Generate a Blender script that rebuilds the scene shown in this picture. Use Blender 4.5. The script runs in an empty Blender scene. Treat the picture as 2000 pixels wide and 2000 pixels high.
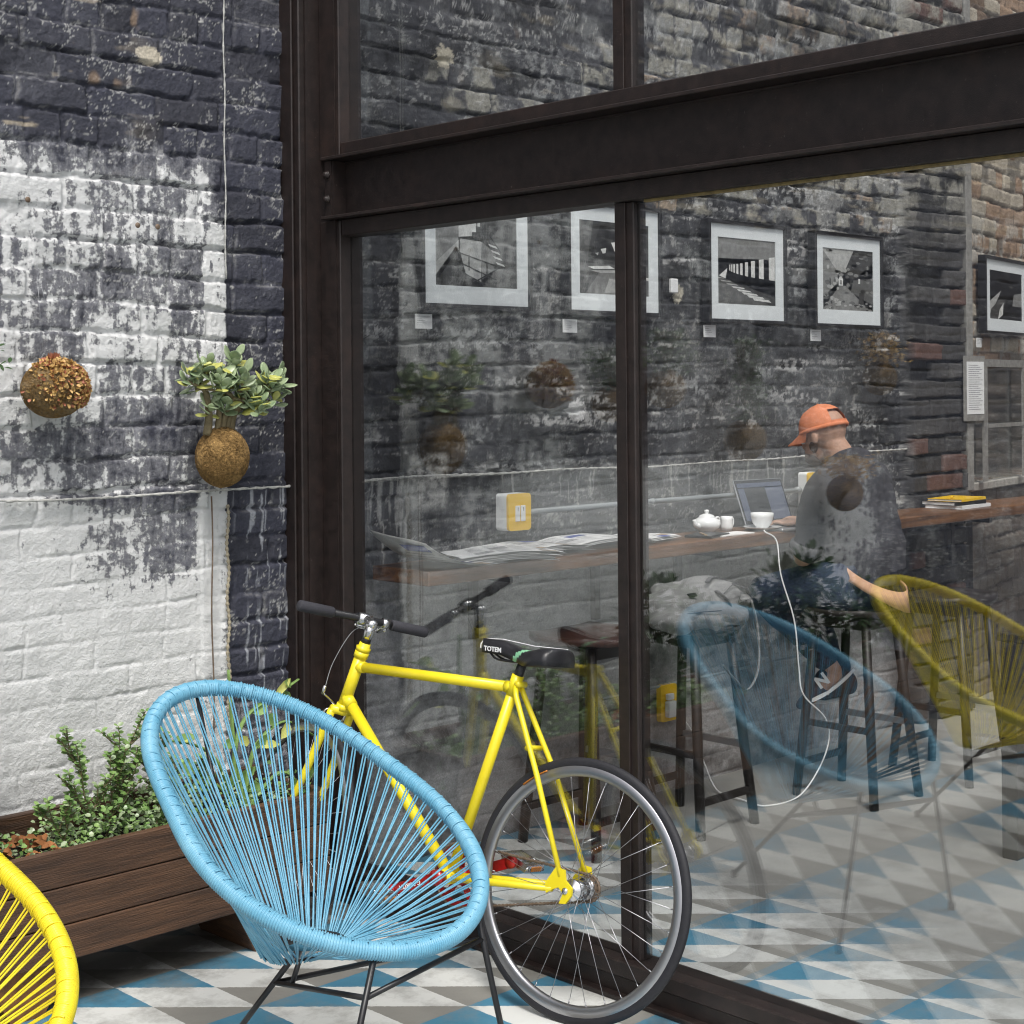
import bpy, math, random
import numpy as np
from mathutils import Vector, Matrix

S = bpy.context.scene
R = math.radians
# ------------------------------------------------------------------ camera
H = 1.65
TH = R(45.8); RO = .0093
vd = Vector((math.cos(TH), math.sin(TH), 0)); rd = Vector((math.sin(TH), -math.cos(TH), 0)); ud = Vector((0, 0, 1))
cr = math.cos(RO)*rd - math.sin(RO)*ud; cu = math.sin(RO)*rd + math.cos(RO)*ud
cam = bpy.data.cameras.new('camera'); co = bpy.data.objects.new('camera', cam)
S.collection.objects.link(co); S.camera = co
m = Matrix((cr, cu, -vd)).transposed().to_4x4(); m.translation = (0, 0, H); co.matrix_world = m
cam.sensor_width = 36; cam.lens = 55.8; cam.shift_y = -.117
cam.clip_start = .05; cam.clip_end = 500
S.render.resolution_x = 1024; S.render.resolution_y = 1024
# ------------------------------------------------------------------ sky, sun, exposure
w = bpy.data.worlds.new('World'); S.world = w; w.use_nodes = True
nt = w.node_tree; bg = nt.nodes['Background']
sky = nt.nodes.new('ShaderNodeTexSky'); sky.sky_type = 'NISHITA'; sky.sun_disc = False
SUN_EL = R(58); SUN_DIR = Vector((-.62, -.785, 0)).normalized()
sky.sun_elevation = SUN_EL; sky.sun_rotation = math.atan2(SUN_DIR.x, SUN_DIR.y)
sky.air_density = 1.0; sky.dust_density = 4.0; sky.ozone_density = 1.0
hsv = nt.nodes.new('ShaderNodeHueSaturation'); hsv.inputs['Saturation'].default_value = .35
nt.links.new(sky.outputs[0], hsv.inputs['Color']); nt.links.new(hsv.outputs[0], bg.inputs[0])
bg.inputs[1].default_value = .15
sl = bpy.data.lights.new('sun', 'SUN'); sl.energy = 1.9; sl.angle = R(14); sl.color = (1, .965, .91)
so = bpy.data.objects.new('sun', sl); S.collection.objects.link(so)
sv = SUN_DIR*math.cos(SUN_EL) + Vector((0, 0, math.sin(SUN_EL)))
so.rotation_euler = sv.to_track_quat('Z', 'Y').to_euler()
S.view_settings.view_transform = 'Standard'; S.view_settings.look = 'None'
S.view_settings.exposure = 0.30; S.view_settings.gamma = 1
S.render.engine = 'CYCLES'
S.cycles.filter_width = 1.1; S.cycles.max_bounces = 10; S.cycles.transparent_max_bounces = 24; S.cycles.glossy_bounces = 5

# ------------------------------------------------------------------ materials
def mat(name, col, rough=.6, metal=0, nscale=0, nvar=.25, bump=0, bscale=None, col2=None, stretch=None, spec=None, coat=0, detail=6):
    M = bpy.data.materials.new(name); M.use_nodes = True
    n = M.node_tree.nodes; l = M.node_tree.links; b = n['Principled BSDF']
    b.inputs['Base Color'].default_value = (*col, 1); b.inputs['Roughness'].default_value = rough
    b.inputs['Metallic'].default_value = metal
    if spec is not None: b.inputs['Specular IOR Level'].default_value = spec
    if coat: b.inputs['Coat Weight'].default_value = coat; b.inputs['Coat Roughness'].default_value = .15
    if nscale or bump:
        tc = n.new('ShaderNodeTexCoord'); mp = n.new('ShaderNodeMapping')
        l.new(tc.outputs['Object'], mp.inputs[0])
        if stretch: mp.inputs['Scale'].default_value = stretch
    if nscale:
        nz = n.new('ShaderNodeTexNoise'); nz.inputs['Scale'].default_value = nscale; nz.inputs['Detail'].default_value = detail
        nz.inputs['Roughness'].default_value = .65
        l.new(mp.outputs[0], nz.inputs['Vector'])
        rp = n.new('ShaderNodeValToRGB'); rp.color_ramp.elements[0].position = .3; rp.color_ramp.elements[1].position = .7
        c2 = col2 if col2 else tuple(min(1, c*(1+nvar)) for c in col)
        c1 = col if col2 else tuple(c*(1-nvar) for c in col)
        rp.color_ramp.elements[0].color = (*c1, 1); rp.color_ramp.elements[1].color = (*c2, 1)
        l.new(nz.outputs[0], rp.inputs[0]); l.new(rp.outputs[0], b.inputs['Base Color'])
    if bump:
        bz = n.new('ShaderNodeTexNoise'); bz.inputs['Scale'].default_value = bscale or nscale*2; bz.inputs['Detail'].default_value = 5
        l.new(mp.outputs[0], bz.inputs['Vector'])
        bp = n.new('ShaderNodeBump'); bp.inputs['Strength'].default_value = bump; bp.inputs['Distance'].default_value = .01
        l.new(bz.outputs[0], bp.inputs['Height']); l.new(bp.outputs[0], b.inputs['Normal'])
    return M

M = {}
M['steel'] = mat('painted_steel', (.0095, .0072, .0070), .46, 0, 30, bump=.45, bscale=330, spec=.4, col2=(.034, .023, .0215))
def steel_mat():
    g = mat('rusty_painted_steel', (.0095, .0070, .0066), .44, 0, 26, bump=.22, bscale=420, spec=.42, col2=(.026, .0175, .016))
    n = g.node_tree.nodes; l = g.node_tree.links; b = n['Principled BSDF']
    src = b.inputs['Base Color'].links[0].from_socket; ge = n.new('ShaderNodeNewGeometry')
    def layer(src, scale, lo, hi, col, det=8, ro=.7, st=(1, 1, 1)):
        mp = n.new('ShaderNodeMapping'); mp.inputs['Scale'].default_value = st; l.new(ge.outputs['Position'], mp.inputs[0])
        q = n.new('ShaderNodeTexNoise'); q.inputs['Scale'].default_value = scale; q.inputs['Detail'].default_value = det; q.inputs['Roughness'].default_value = ro; l.new(mp.outputs[0], q.inputs['Vector'])
        r = n.new('ShaderNodeMapRange'); r.inputs[1].default_value = lo; r.inputs[2].default_value = hi; l.new(q.outputs[0], r.inputs[0])
        m_ = n.new('ShaderNodeMix'); m_.data_type = 'RGBA'; l.new(r.outputs[0], m_.inputs[0]); l.new(src, m_.inputs[6]); m_.inputs[7].default_value = (*col, 1); return m_.outputs[2]
    c = layer(src, 5,   .55, .78, (.036, .021, .017)); c = layer(c, 120, .66, .72, (.10, .08, .075), 4); c = layer(c, 42, .70, .73, (.22, .20, .185), 9, .75)
    l.new(c, b.inputs['Base Color']); return g
M['steel'] = steel_mat()
def chipped(name, col, col2, chip, rough=.36, sc=32, th=.70):
    g = mat(name, col, rough, 0, 5, coat=.15, col2=col2); n = g.node_tree.nodes; l = g.node_tree.links; b = n['Principled BSDF']
    src = b.inputs['Base Color'].links[0].from_socket; ge = n.new('ShaderNodeNewGeometry')
    q = n.new('ShaderNodeTexNoise'); q.inputs['Scale'].default_value = sc; q.inputs['Detail'].default_value = 8; q.inputs['Roughness'].default_value = .75; l.new(ge.outputs['Position'], q.inputs['Vector'])
    r = n.new('ShaderNodeMapRange'); r.inputs[1].default_value = th; r.inputs[2].default_value = th+.015; l.new(q.outputs[0], r.inputs[0])
    m_ = n.new('ShaderNodeMix'); m_.data_type = 'RGBA'; l.new(r.outputs[0], m_.inputs[0]); l.new(src, m_.inputs[6]); m_.inputs[7].default_value = (*chip, 1); l.new(m_.outputs[2], b.inputs['Base Color']); return g
M['yellow'] = chipped('yellow_paint', (.70, .56, .014), (.82, .69, .018), (.06, .04, .02), .38, 40, .735)
M['yellow_cord'] = mat('yellow_cord', (.70, .55, .02), .42, 0, 14, col2=(.84, .72, .03), detail=8)
M['blue_cord'] = mat('blue_cord', (.105, .33, .48), .42, 0, 14, col2=(.20, .44, .58), detail=8)
M['black_metal'] = mat('black_metal', (.012, .012, .014), .38)
M['black_rubber'] = mat('black_rubber', (.012, .012, .016), .62, 0, 90, .25, bump=.2, bscale=400)
M['grip'] = mat('grip_foam', (.030, .030, .038), .8, 0, 300, .3, bump=.2, bscale=600)
M['chrome'] = mat('chrome', (.62, .62, .63), .22, 1)
M['rim'] = mat('rim_alloy', (.42, .42, .44), .36, 1)
M['rust'] = mat('rusty_steel', (.12, .075, .045), .6, .3, 60, bump=.2, col2=(.22, .17, .13))
M['red'] = mat('red_paint', (.34, .012, .012), .32, .2, 40, .25, coat=.3)
M['white_paint'] = mat('white_paint', (.75, .76, .76), .5)
M['white_gloss'] = mat('white_ceramic', (.78, .79, .79), .18)
M['orange_glass'] = mat('orange_reflector', (.42, .15, .02), .25, 0, 200, .5)
M['leather'] = mat('black_vinyl', (.016, .016, .019), .36, 0, 120, .2, bump=.12, bscale=300)
M['mint'] = mat('mint_vinyl', (.22, .50, .30), .45)
M['coir'] = mat('coconut_fibre', (.10, .055, .015), .95, 0, 110, bump=1.0, bscale=190, col2=(.44, .27, .095), detail=8)
M['coir_d'] = mat('old_coconut_fibre', (.10, .065, .03), .95, 0, 120, bump=1.0, bscale=190, col2=(.34, .24, .12), detail=8)
M['jade'] = mat('jade_leaf', (.13, .20, .10), .34, 0, 22, col2=(.38, .45, .27))
M['jade_y'] = mat('yellowing_leaf', (.42, .42, .08), .4, 0, 20, col2=(.50, .52, .18))
M['stem'] = mat('plant_stem', (.16, .13, .07), .8, 0, 40, .35, bump=.4)
M['greenstem'] = mat('green_stem', (.16, .26, .07), .55, 0, 30, .3)
M['sedum'] = mat('dry_sedum', (.45, .25, .08), .6, 0, 40, col2=(.60, .42, .16))
M['sedum_r'] = mat('red_sedum', (.36, .13, .07), .6, 0, 40, .3)
M['leaf'] = mat('small_leaf', (.06, .15, .03), .40, 0, 30, col2=(.27, .40, .13))
M['leaf_d'] = mat('dark_leaf', (.02, .055, .015), .42, 0, 14, col2=(.06, .12, .035))
M['deadleaf'] = mat('dead_leaf', (.30, .12, .04), .75, 0, 30, .4)
M['soil'] = mat('soil', (.02, .014, .01), .95, 0, 40, .5, bump=1)
M['plank'] = mat('stained_plank', (.026, .014, .009), .55, 0, 7, bump=.45, bscale=60, col2=(.125, .062, .032), stretch=(.35, 1, 6))
M['counterwood'] = mat('counter_wood', (.045, .020, .009), .38, 0, 7, bump=.2, bscale=50, col2=(.21, .095, .036), stretch=(.4, 3, 6))
M['stoolwood'] = mat('dark_stool_wood', (.012, .009, .008), .5, 0, 20, .3)
M['seatwood'] = mat('reddish_seat_wood', (.06, .022, .014), .45, 0, 12, .4, stretch=(6, 1, 1))
M['paper'] = mat('newsprint', (.80, .80, .79), .8, 0, 30, .05)
M['ink'] = mat('printed_ink', (.34, .34, .35), .8, 0, 90, .5)
M['print_blue'] = mat('blue_print', (.06, .09, .32), .7)
M['print_tan'] = mat('tan_print', (.36, .26, .16), .7, 0, 50, .4)
M['mat_board'] = mat('mat_board', (.66, .70, .71), .7)
M['frame'] = mat('black_frame', (.010, .010, .011), .4)
for i, g in enumerate((.012, .04, .10, .20, .38, .62)):
    M['g%d' % i] = mat('photo_grey_%d' % i, (g, g*1.02, g*.99), .35, 0, 40, .25)
M['yellow_plastic'] = mat('yellow_plastic', (.80, .50, .01), .35)
M['pipe'] = mat('grey_conduit', (.26, .28, .29), .45)
M['cord_w'] = mat('painted_wire', (.42, .42, .40), .8, 0, 60, .4, bump=.4)
M['rope'] = mat('braided_rope', (.34, .30, .22), .9, 0, 90, .4, bump=.6)
M['screen'] = mat('laptop_screen', (.012, .014, .02), .12)
M['alu'] = mat('aluminium', (.35, .36, .38), .38, .8)
M['keys'] = mat('keyboard', (.02, .02, .022), .6)
M['skin'] = mat('skin', (.44, .26, .18), .55, 0, 60, .16, bump=.2, bscale=200)
M['beard'] = mat('beard_hair', (.10, .055, .035), .8, 0, 200, .5, bump=.6)
M['cap'] = mat('orange_cap', (.66, .22, .10), .85, 0, 50, .12, bump=.2, bscale=300)
M['shirt'] = mat('charcoal_shirt', (.032, .031, .037), .9, 0, 18, .25, bump=.35, bscale=250)
M['tee'] = mat('peach_tee', (.50, .29, .18), .85, 0, 20, .12)
M['denim'] = mat('dark_denim', (.022, .035, .07), .9, 0, 60, .35, bump=.3)
M['navy'] = mat('navy_shoe', (.012, .018, .04), .8, 0, 60, .3)
M['fleece'] = mat('grey_fleece', (.21, .21, .21), .95, 0, 25, .18, bump=.5, bscale=200)
M['fleece_d'] = mat('dark_grey_trim', (.07, .07, .075), .8)
M['orange_metal'] = mat('orange_angle', (.16, .07, .02), .6, 0, 30, .4)
M['greypost'] = mat('weathered_grey_paint', (.22, .215, .20), .7, 0, 30, .3)
M['sill'] = mat('stone_sill', (.32, .31, .28), .8, 0, 30, .25)
M['concrete'] = mat('ground_concrete', (.20, .20, .19), .9, 0, 3, .2)

def glass_mat():
    g = bpy.data.materials.new('window_glass'); g.use_nodes = True
    n = g.node_tree.nodes; l = g.node_tree.links; n.clear()
    out = n.new('ShaderNodeOutputMaterial'); mix = n.new('ShaderNodeMixShader')
    tr = n.new('ShaderNodeBsdfTransparent'); tr.inputs[0].default_value = (.985, .99, .99, 1)
    gl = n.new('ShaderNodeBsdfGlossy'); gl.inputs['Roughness'].default_value = 0.0; gl.inputs[0].default_value = (.97, 1, 1, 1)
    ge = n.new('ShaderNodeNewGeometry'); dp = n.new('ShaderNodeVectorMath'); dp.operation = 'DOT_PRODUCT'
    l.new(ge.outputs['Normal'], dp.inputs[0]); l.new(ge.outputs['Incoming'], dp.inputs[1])
    def mt(op, a, b=None):
        q = n.new('ShaderNodeMath'); q.operation = op
        for i, x in enumerate((a, b)):
            if x is None: continue
            if isinstance(x, (int, float)): q.inputs[i].default_value = x
            else: l.new(x, q.inputs[i])
        return q.outputs[0]
    c = mt('ABSOLUTE', dp.outputs['Value']); f = mt('POWER', mt('SUBTRACT', 1, c), 5)
    f = mt('ADD', mt('MULTIPLY', f, .88), .116)
    l.new(f, mix.inputs[0]); l.new(tr.outputs[0], mix.inputs[1]); l.new(gl.outputs[0], mix.inputs[2])
    l.new(mix.outputs[0], out.inputs[0])
    return g
M['glass'] = glass_mat()

def tile_mat(name, X0, Y0, wear):
    g = bpy.data.materials.new(name); g.use_nodes = True
    n = g.node_tree.nodes; l = g.node_tree.links; b = n['Principled BSDF']
    ge = n.new('ShaderNodeNewGeometry'); sp = n.new('ShaderNodeSeparateXYZ'); l.new(ge.outputs['Position'], sp.inputs[0])
    def mt(op, a, b_=None, c_=None):
        q = n.new('ShaderNodeMath'); q.operation = op
        for i, x in enumerate((a, b_, c_)):
            if x is None: continue
            if isinstance(x, (int, float)): q.inputs[i].default_value = x
            else: l.new(x, q.inputs[i])
        return q.outputs[0]
    def nz(scale, detail=6, rough=.6, vec=None):
        q = n.new('ShaderNodeTexNoise'); q.inputs['Scale'].default_value = scale; q.inputs['Detail'].default_value = detail
        q.inputs['Roughness'].default_value = rough; l.new(vec or ge.outputs['Position'], q.inputs['Vector']); return q.outputs[0]
    def mixc(f, a, b_):
        q = n.new('ShaderNodeMix'); q.data_type = 'RGBA'
        for s, x in (('Factor', f), ('A', a), ('B', b_)):
            sock = [k for k in q.inputs if k.name == s and (k.type == 'RGBA' if s != 'Factor' else k.type == 'VALUE')][0]
            if isinstance(x, tuple): sock.default_value = (*x, 1)
            elif isinstance(x, (int, float)): sock.default_value = x
            else: l.new(x, sock)
        return [k for k in q.outputs if k.type == 'RGBA'][0]
    ed = mt('MULTIPLY', mt('SUBTRACT', nz(60, 3), .5), .007)
    x = mt('DIVIDE', mt('SUBTRACT', mt('ADD', sp.outputs[0], ed), X0), .2)
    y = mt('DIVIDE', mt('SUBTRACT', mt('ADD', sp.outputs[1], ed), Y0), .2)
    fx = mt('FRACT', x); fy = mt('FRACT', y)
    far = mt('GREATER_THAN', mt('ADD', fx, fy), 1.0)
    odd = mt('GREATER_THAN', mt('FRACT', mt('MULTIPLY', y, .5)), .5)
    blue = (.055, .20, .30); white = (.62, .63, .61); grey = (.24, .235, .215)
    blue2 = mixc(nz(9, 4), (.04, .155, .25), (.095, .27, .38))
    even_c = mixc(far, white, blue2); odd_c = mixc(far, grey, white)
    c = mixc(odd, even_c, odd_c)
    dirt = mt('MULTIPLY', mt('SMOOTH_MIN', mt('MAXIMUM', mt('MULTIPLY', mt('SUBTRACT', nz(4.5, 9, .72), .49), 6.0), 0), 1, .1), .62)
    c = mixc(dirt, c, (.20, .195, .18))
    dirt_shade = mt('MULTIPLY', mt('MINIMUM', mt('MAXIMUM', mt('ADD', mt('MULTIPLY', mt('SUBTRACT', sp.outputs[1], 3.85), 4.0), mt('MULTIPLY', mt('SUBTRACT', nz(7, 9, .72), .5), 2.5)), 0), 1), .85)
    if not wear: c = mixc(dirt_shade, c, (.055, .045, .036))  # brown debris near the wall, also painted shade deepening the planter's weak shadow
    sp2 = mt('MULTIPLY', mt('GREATER_THAN', nz(55, 8, .75), .66), .45)
    c = mixc(sp2, c, (.12, .115, .10))
    if wear:
        a = mt('ADD', mt('MULTIPLY', mt('SUBTRACT', sp.outputs[0], 3.98), 2.2), mt('MULTIPLY', mt('SUBTRACT', 3.75, sp.outputs[1]), .25))
        a = mt('ADD', a, mt('MULTIPLY', mt('SUBTRACT', nz(2.5, 8, .65), .5), 3.0))
        a = mt('MINIMUM', mt('MAXIMUM', a, 0), 1)
        c = mixc(mt('MULTIPLY', a, .97), c, mixc(nz(3, 8), (.16, .16, .15), (.27, .265, .25)))
    l.new(c, b.inputs['Base Color'])
    l.new(mt('ADD', mt('MULTIPLY', nz(12, 5), .3), .38), b.inputs['Roughness'])
    bp = n.new('ShaderNodeBump'); bp.inputs['Strength'].default_value = .18; bp.inputs['Distance'].default_value = .004
    l.new(nz(70, 8), bp.inputs['Height']); l.new(bp.outputs[0], b.inputs['Normal'])
    return g

def wall_mat():
    g = bpy.data.materials.new('old_painted_brick'); g.use_nodes = True
    n = g.node_tree.nodes; l = g.node_tree.links; b = n['Principled BSDF']
    at = n.new('ShaderNodeAttribute'); at.attribute_name = 'paint'
    ge = n.new('ShaderNodeNewGeometry')
    nz = n.new('ShaderNodeTexNoise'); nz.inputs['Scale'].default_value = 130; nz.inputs['Detail'].default_value = 8; nz.inputs['Roughness'].default_value = .75
    l.new(ge.outputs['Position'], nz.inputs['Vector'])
    mr = n.new('ShaderNodeMapRange'); mr.inputs[1].default_value = .28; mr.inputs[2].default_value = .72
    mr.inputs[3].default_value = .62; mr.inputs[4].default_value = 1.38; l.new(nz.outputs[0], mr.inputs[0])
    mx = n.new('ShaderNodeVectorMath'); mx.operation = 'SCALE'; l.new(at.outputs['Color'], mx.inputs[0]); l.new(mr.outputs[0], mx.inputs['Scale'])
    def mth(op, p, q=None, cl=False):
        m_ = n.new('ShaderNodeMath'); m_.operation = op; m_.use_clamp = cl
        for i, v_ in enumerate((p, q)):
            if v_ is None: continue
            if isinstance(v_, (int, float)): m_.inputs[i].default_value = v_
            else: l.new(v_, m_.inputs[i])
        return m_.outputs[0]
    def noise(sc, det, ro, st=None):
        q = n.new('ShaderNodeTexNoise'); q.inputs['Scale'].default_value = sc; q.inputs['Detail'].default_value = det; q.inputs['Roughness'].default_value = ro
        if st:
            mp = n.new('ShaderNodeMapping'); mp.inputs['Scale'].default_value = st; l.new(ge.outputs['Position'], mp.inputs[0]); l.new(mp.outputs[0], q.inputs['Vector'])
        else: l.new(ge.outputs['Position'], q.inputs['Vector'])
        return q.outputs[0]
    def mixc(f, p, q):
        m_ = n.new('ShaderNodeMix'); m_.data_type = 'RGBA'; l.new(f, m_.inputs[0])
        for k, v_ in ((6, p), (7, q)):
            if isinstance(v_, tuple): m_.inputs[k].default_value = (*v_, 1)
            else: l.new(v_, m_.inputs[k])
        return m_.outputs[2]
    def step(v_, lo, hi): return mth('DIVIDE', mth('SUBTRACT', v_, lo), hi-lo, True)
    fine = mth('ADD', mth('MULTIPLY', mth('SUBTRACT', noise(38, 12, .72), .5), 1.5), mth('MULTIPLY', mth('SUBTRACT', noise(26, 6, .6, (1.6, 1, .22)), .5), .8))
    t = mth('ADD', at.outputs['Alpha'], mth('MULTIPLY', fine, step(at.outputs['Alpha'], .02, .25)))
    c = mixc(mth('MULTIPLY', step(t, .26, .60), .62), mx.outputs[0], (.29, .295, .32))
    wv = noise(7, 8, .65); wc = mixc(step(wv, .3, .7), (.58, .59, .59), (.76, .765, .765))
    c = mixc(step(t, .60, .74), c, wc)
    dk = step(noise(48, 12, .78), .66, .70); c = mixc(mth('MULTIPLY', dk, .45), c, (.16, .155, .15))
    l.new(c, b.inputs['Base Color']); b.inputs['Roughness'].default_value = .62
    bp = n.new('ShaderNodeBump'); bp.inputs['Strength'].default_value = .9; bp.inputs['Distance'].default_value = .008
    l.new(noise(85, 10, .72), bp.inputs['Height'])
    b2 = n.new('ShaderNodeBump'); b2.inputs['Strength'].default_value = .8; b2.inputs['Distance'].default_value = .0018
    l.new(step(t, .60, .68), b2.inputs['Height']); l.new(bp.outputs[0], b2.inputs['Normal']); l.new(b2.outputs[0], b.inputs['Normal'])
    return g
M['wall'] = wall_mat()

# ------------------------------------------------------------------ mesh helpers
COL = S.collection
class MB:
    def __init__(s): s.v = []; s.f = []; s.m = []; s.sm = []
    def add(s, vs, fs, mi=0, smooth=True):
        o = len(s.v); s.v += [tuple(p) for p in vs]
        for f in fs: s.f.append(tuple(i+o for i in f)); s.m.append(mi); s.sm.append(smooth)
    def box(s, a, b, mi=0, T=None, bev=0):
        x0, y0, z0 = a; x1, y1, z1 = b
        if bev:
            e = bev; vs = []
            for (ax) in range(3):
                pass
            X = (x0, x1); Y = (y0, y1); Z = (z0, z1); idx = {}
            for i in (0, 1):
                for j in (0, 1):
                    for k in (0, 1):
                        sx = e if i == 0 else -e; sy = e if j == 0 else -e; sz = e if k == 0 else -e
                        idx[i, j, k, 0] = len(vs); vs.append((X[i], Y[j]+sy, Z[k]+sz))
                        idx[i, j, k, 1] = len(vs); vs.append((X[i]+sx, Y[j], Z[k]+sz))
                        idx[i, j, k, 2] = len(vs); vs.append((X[i]+sx, Y[j]+sy, Z[k]))
            fs = []
            for i in (0, 1): fs.append([idx[i, 0, 0, 0], idx[i, 1, 0, 0], idx[i, 1, 1, 0], idx[i, 0, 1, 0]][::(-1 if i == 0 else 1)])
            for j in (0, 1): fs.append([idx[0, j, 0, 1], idx[1, j, 0, 1], idx[1, j, 1, 1], idx[0, j, 1, 1]][::(1 if j == 0 else -1)])
            for k in (0, 1): fs.append([idx[0, 0, k, 2], idx[1, 0, k, 2], idx[1, 1, k, 2], idx[0, 1, k, 2]][::(-1 if k == 0 else 1)])
            for j in (0, 1):
                for k in (0, 1): fs.append([idx[0, j, k, 1], idx[1, j, k, 1], idx[1, j, k, 2], idx[0, j, k, 2]][::(-1 if j == k else 1)])
            for i in (0, 1):
                for k in (0, 1): fs.append([idx[i, 0, k, 0], idx[i, 1, k, 0], idx[i, 1, k, 2], idx[i, 0, k, 2]][::(1 if i == k else -1)])
            for i in (0, 1):
                for j in (0, 1): fs.append([idx[i, j, 0, 0], idx[i, j, 1, 0], idx[i, j, 1, 1], idx[i, j, 0, 1]][::(-1 if i == j else 1)])
            for i in (0, 1):
                for j in (0, 1):
                    for k in (0, 1): fs.append([idx[i, j, k, 0], idx[i, j, k, 1], idx[i, j, k, 2]][::(1 if (i+j+k) % 2 else -1)])
        else:
            vs = [(x0, y0, z0), (x1, y0, z0), (x1, y1, z0), (x0, y1, z0), (x0, y0, z1), (x1, y0, z1), (x1, y1, z1), (x0, y1, z1)]
            fs = [(0, 3, 2, 1), (4, 5, 6, 7), (0, 1, 5, 4), (1, 2, 6, 5), (2, 3, 7, 6), (3, 0, 4, 7)]
        if T: vs = [T @ Vector(p) for p in vs]
        s.add(vs, fs, mi, False)
    def bar(s, a, b, wx, wy, mi=0, up=(0, 0, 1)):     # rectangular bar from a to b
        a = Vector(a); b = Vector(b); d = (b-a).normalized(); u = Vector(up)
        if abs(d.dot(u)) > .95: u = Vector((1, 0, 0))
        l = u.cross(d).normalized(); u = d.cross(l)
        vs = []
        for p in (a, b):
            for sx, sy in ((-1, -1), (1, -1), (1, 1), (-1, 1)): vs.append(p + l*sx*wx/2 + u*sy*wy/2)
        s.add(vs, [(3, 2, 1, 0), (4, 5, 6, 7), (0, 1, 5, 4), (1, 2, 6, 5), (2, 3, 7, 6), (3, 0, 4, 7)], mi, False)
    def tube(s, pts, r, n=10, mi=0, closed=False, caps=True, flat=1.0):
        pts = [Vector(p) for p in pts]; N = len(pts)
        rs = r if isinstance(r, (list, tuple, np.ndarray)) else [r]*N
        d0 = (pts[1]-pts[0]).normalized(); u = Vector((0, 0, 1)) if abs(d0.z) < .9 else Vector((1, 0, 0))
        l = u.cross(d0).normalized(); vs = []
        for i, p in enumerate(pts):
            if closed: d = (pts[(i+1) % N]-pts[i-1]).normalized()
            else: d = (pts[min(i+1, N-1)]-pts[max(i-1, 0)]).normalized()
            l = (l - d*l.dot(d)).normalized(); k = d.cross(l)
            for j in range(n):
                a = 2*math.pi*j/n; vs.append(p + (l*math.cos(a) + k*math.sin(a)*flat)*rs[i])
        fs = []
        for i in range(N if closed else N-1):
            o = i*n; q = ((i+1) % N)*n
            for j in range(n): fs.append((o+j, o+(j+1) % n, q+(j+1) % n, q+j))
        if not closed and caps: fs += [tuple(range(n))[::-1], tuple((N-1)*n+j for j in range(n))]
        s.add(vs, fs, mi)
    def lathe(s, prof, c=(0, 0, 0), n=24, mi=0, T=None):
        vs = []; fs = []
        for (r, z) in prof:
            for j in range(n):
                a = 2*math.pi*j/n; p = Vector((r*math.cos(a), r*math.sin(a), z))
                vs.append((T @ p) if T else p + Vector(c))
        for i in range(len(prof)-1):
            for j in range(n): fs.append((i*n+j, i*n+(j+1) % n, (i+1)*n+(j+1) % n, (i+1)*n+j))
        s.add(vs, fs, mi)
    def ell(s, c, r, n=16, mi=0, T=None, fn=None):
        vs = []; fs = []; h = n//2
        for i in range(h+1):
            t = math.pi*i/h
            for j in range(n):
                a = 2*math.pi*j/n; p = Vector((math.sin(t)*math.cos(a), math.sin(t)*math.sin(a), math.cos(t)))
                k = fn(p) if fn else 1
                p = Vector((p.x*r[0], p.y*r[1], p.z*r[2]))*k
                if T: p = T @ p
                vs.append(p + Vector(c))
        for i in range(h):
            for j in range(n): fs.append((i*n+j, (i+1)*n+j, (i+1)*n+(j+1) % n, i*n+(j+1) % n))
        s.add(vs, fs, mi)
    def quad(s, a, b, c, d, mi=0, smooth=False): s.add([a, b, c, d], [(0, 1, 2, 3)], mi, smooth)
    def poly(s, ps, mi=0): s.add(ps, [tuple(range(len(ps)))], mi, False)
    def mesh(s, name, mats):
        me = bpy.data.meshes.new(name); me.from_pydata([tuple(p) for p in s.v], [], s.f)
        for q in mats: me.materials.append(M[q] if isinstance(q, str) else q)
        me.polygons.foreach_set('material_index', s.m); me.polygons.foreach_set('use_smooth', s.sm); me.update()
        return me
    def build(s, name, mats, parent=None, label=None, cat=None, group=None, kind=None):
        if not isinstance(mats, (list, tuple)): mats = [mats]
        return link(name, s.mesh(name, mats), parent, label, cat, group, kind)

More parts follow.
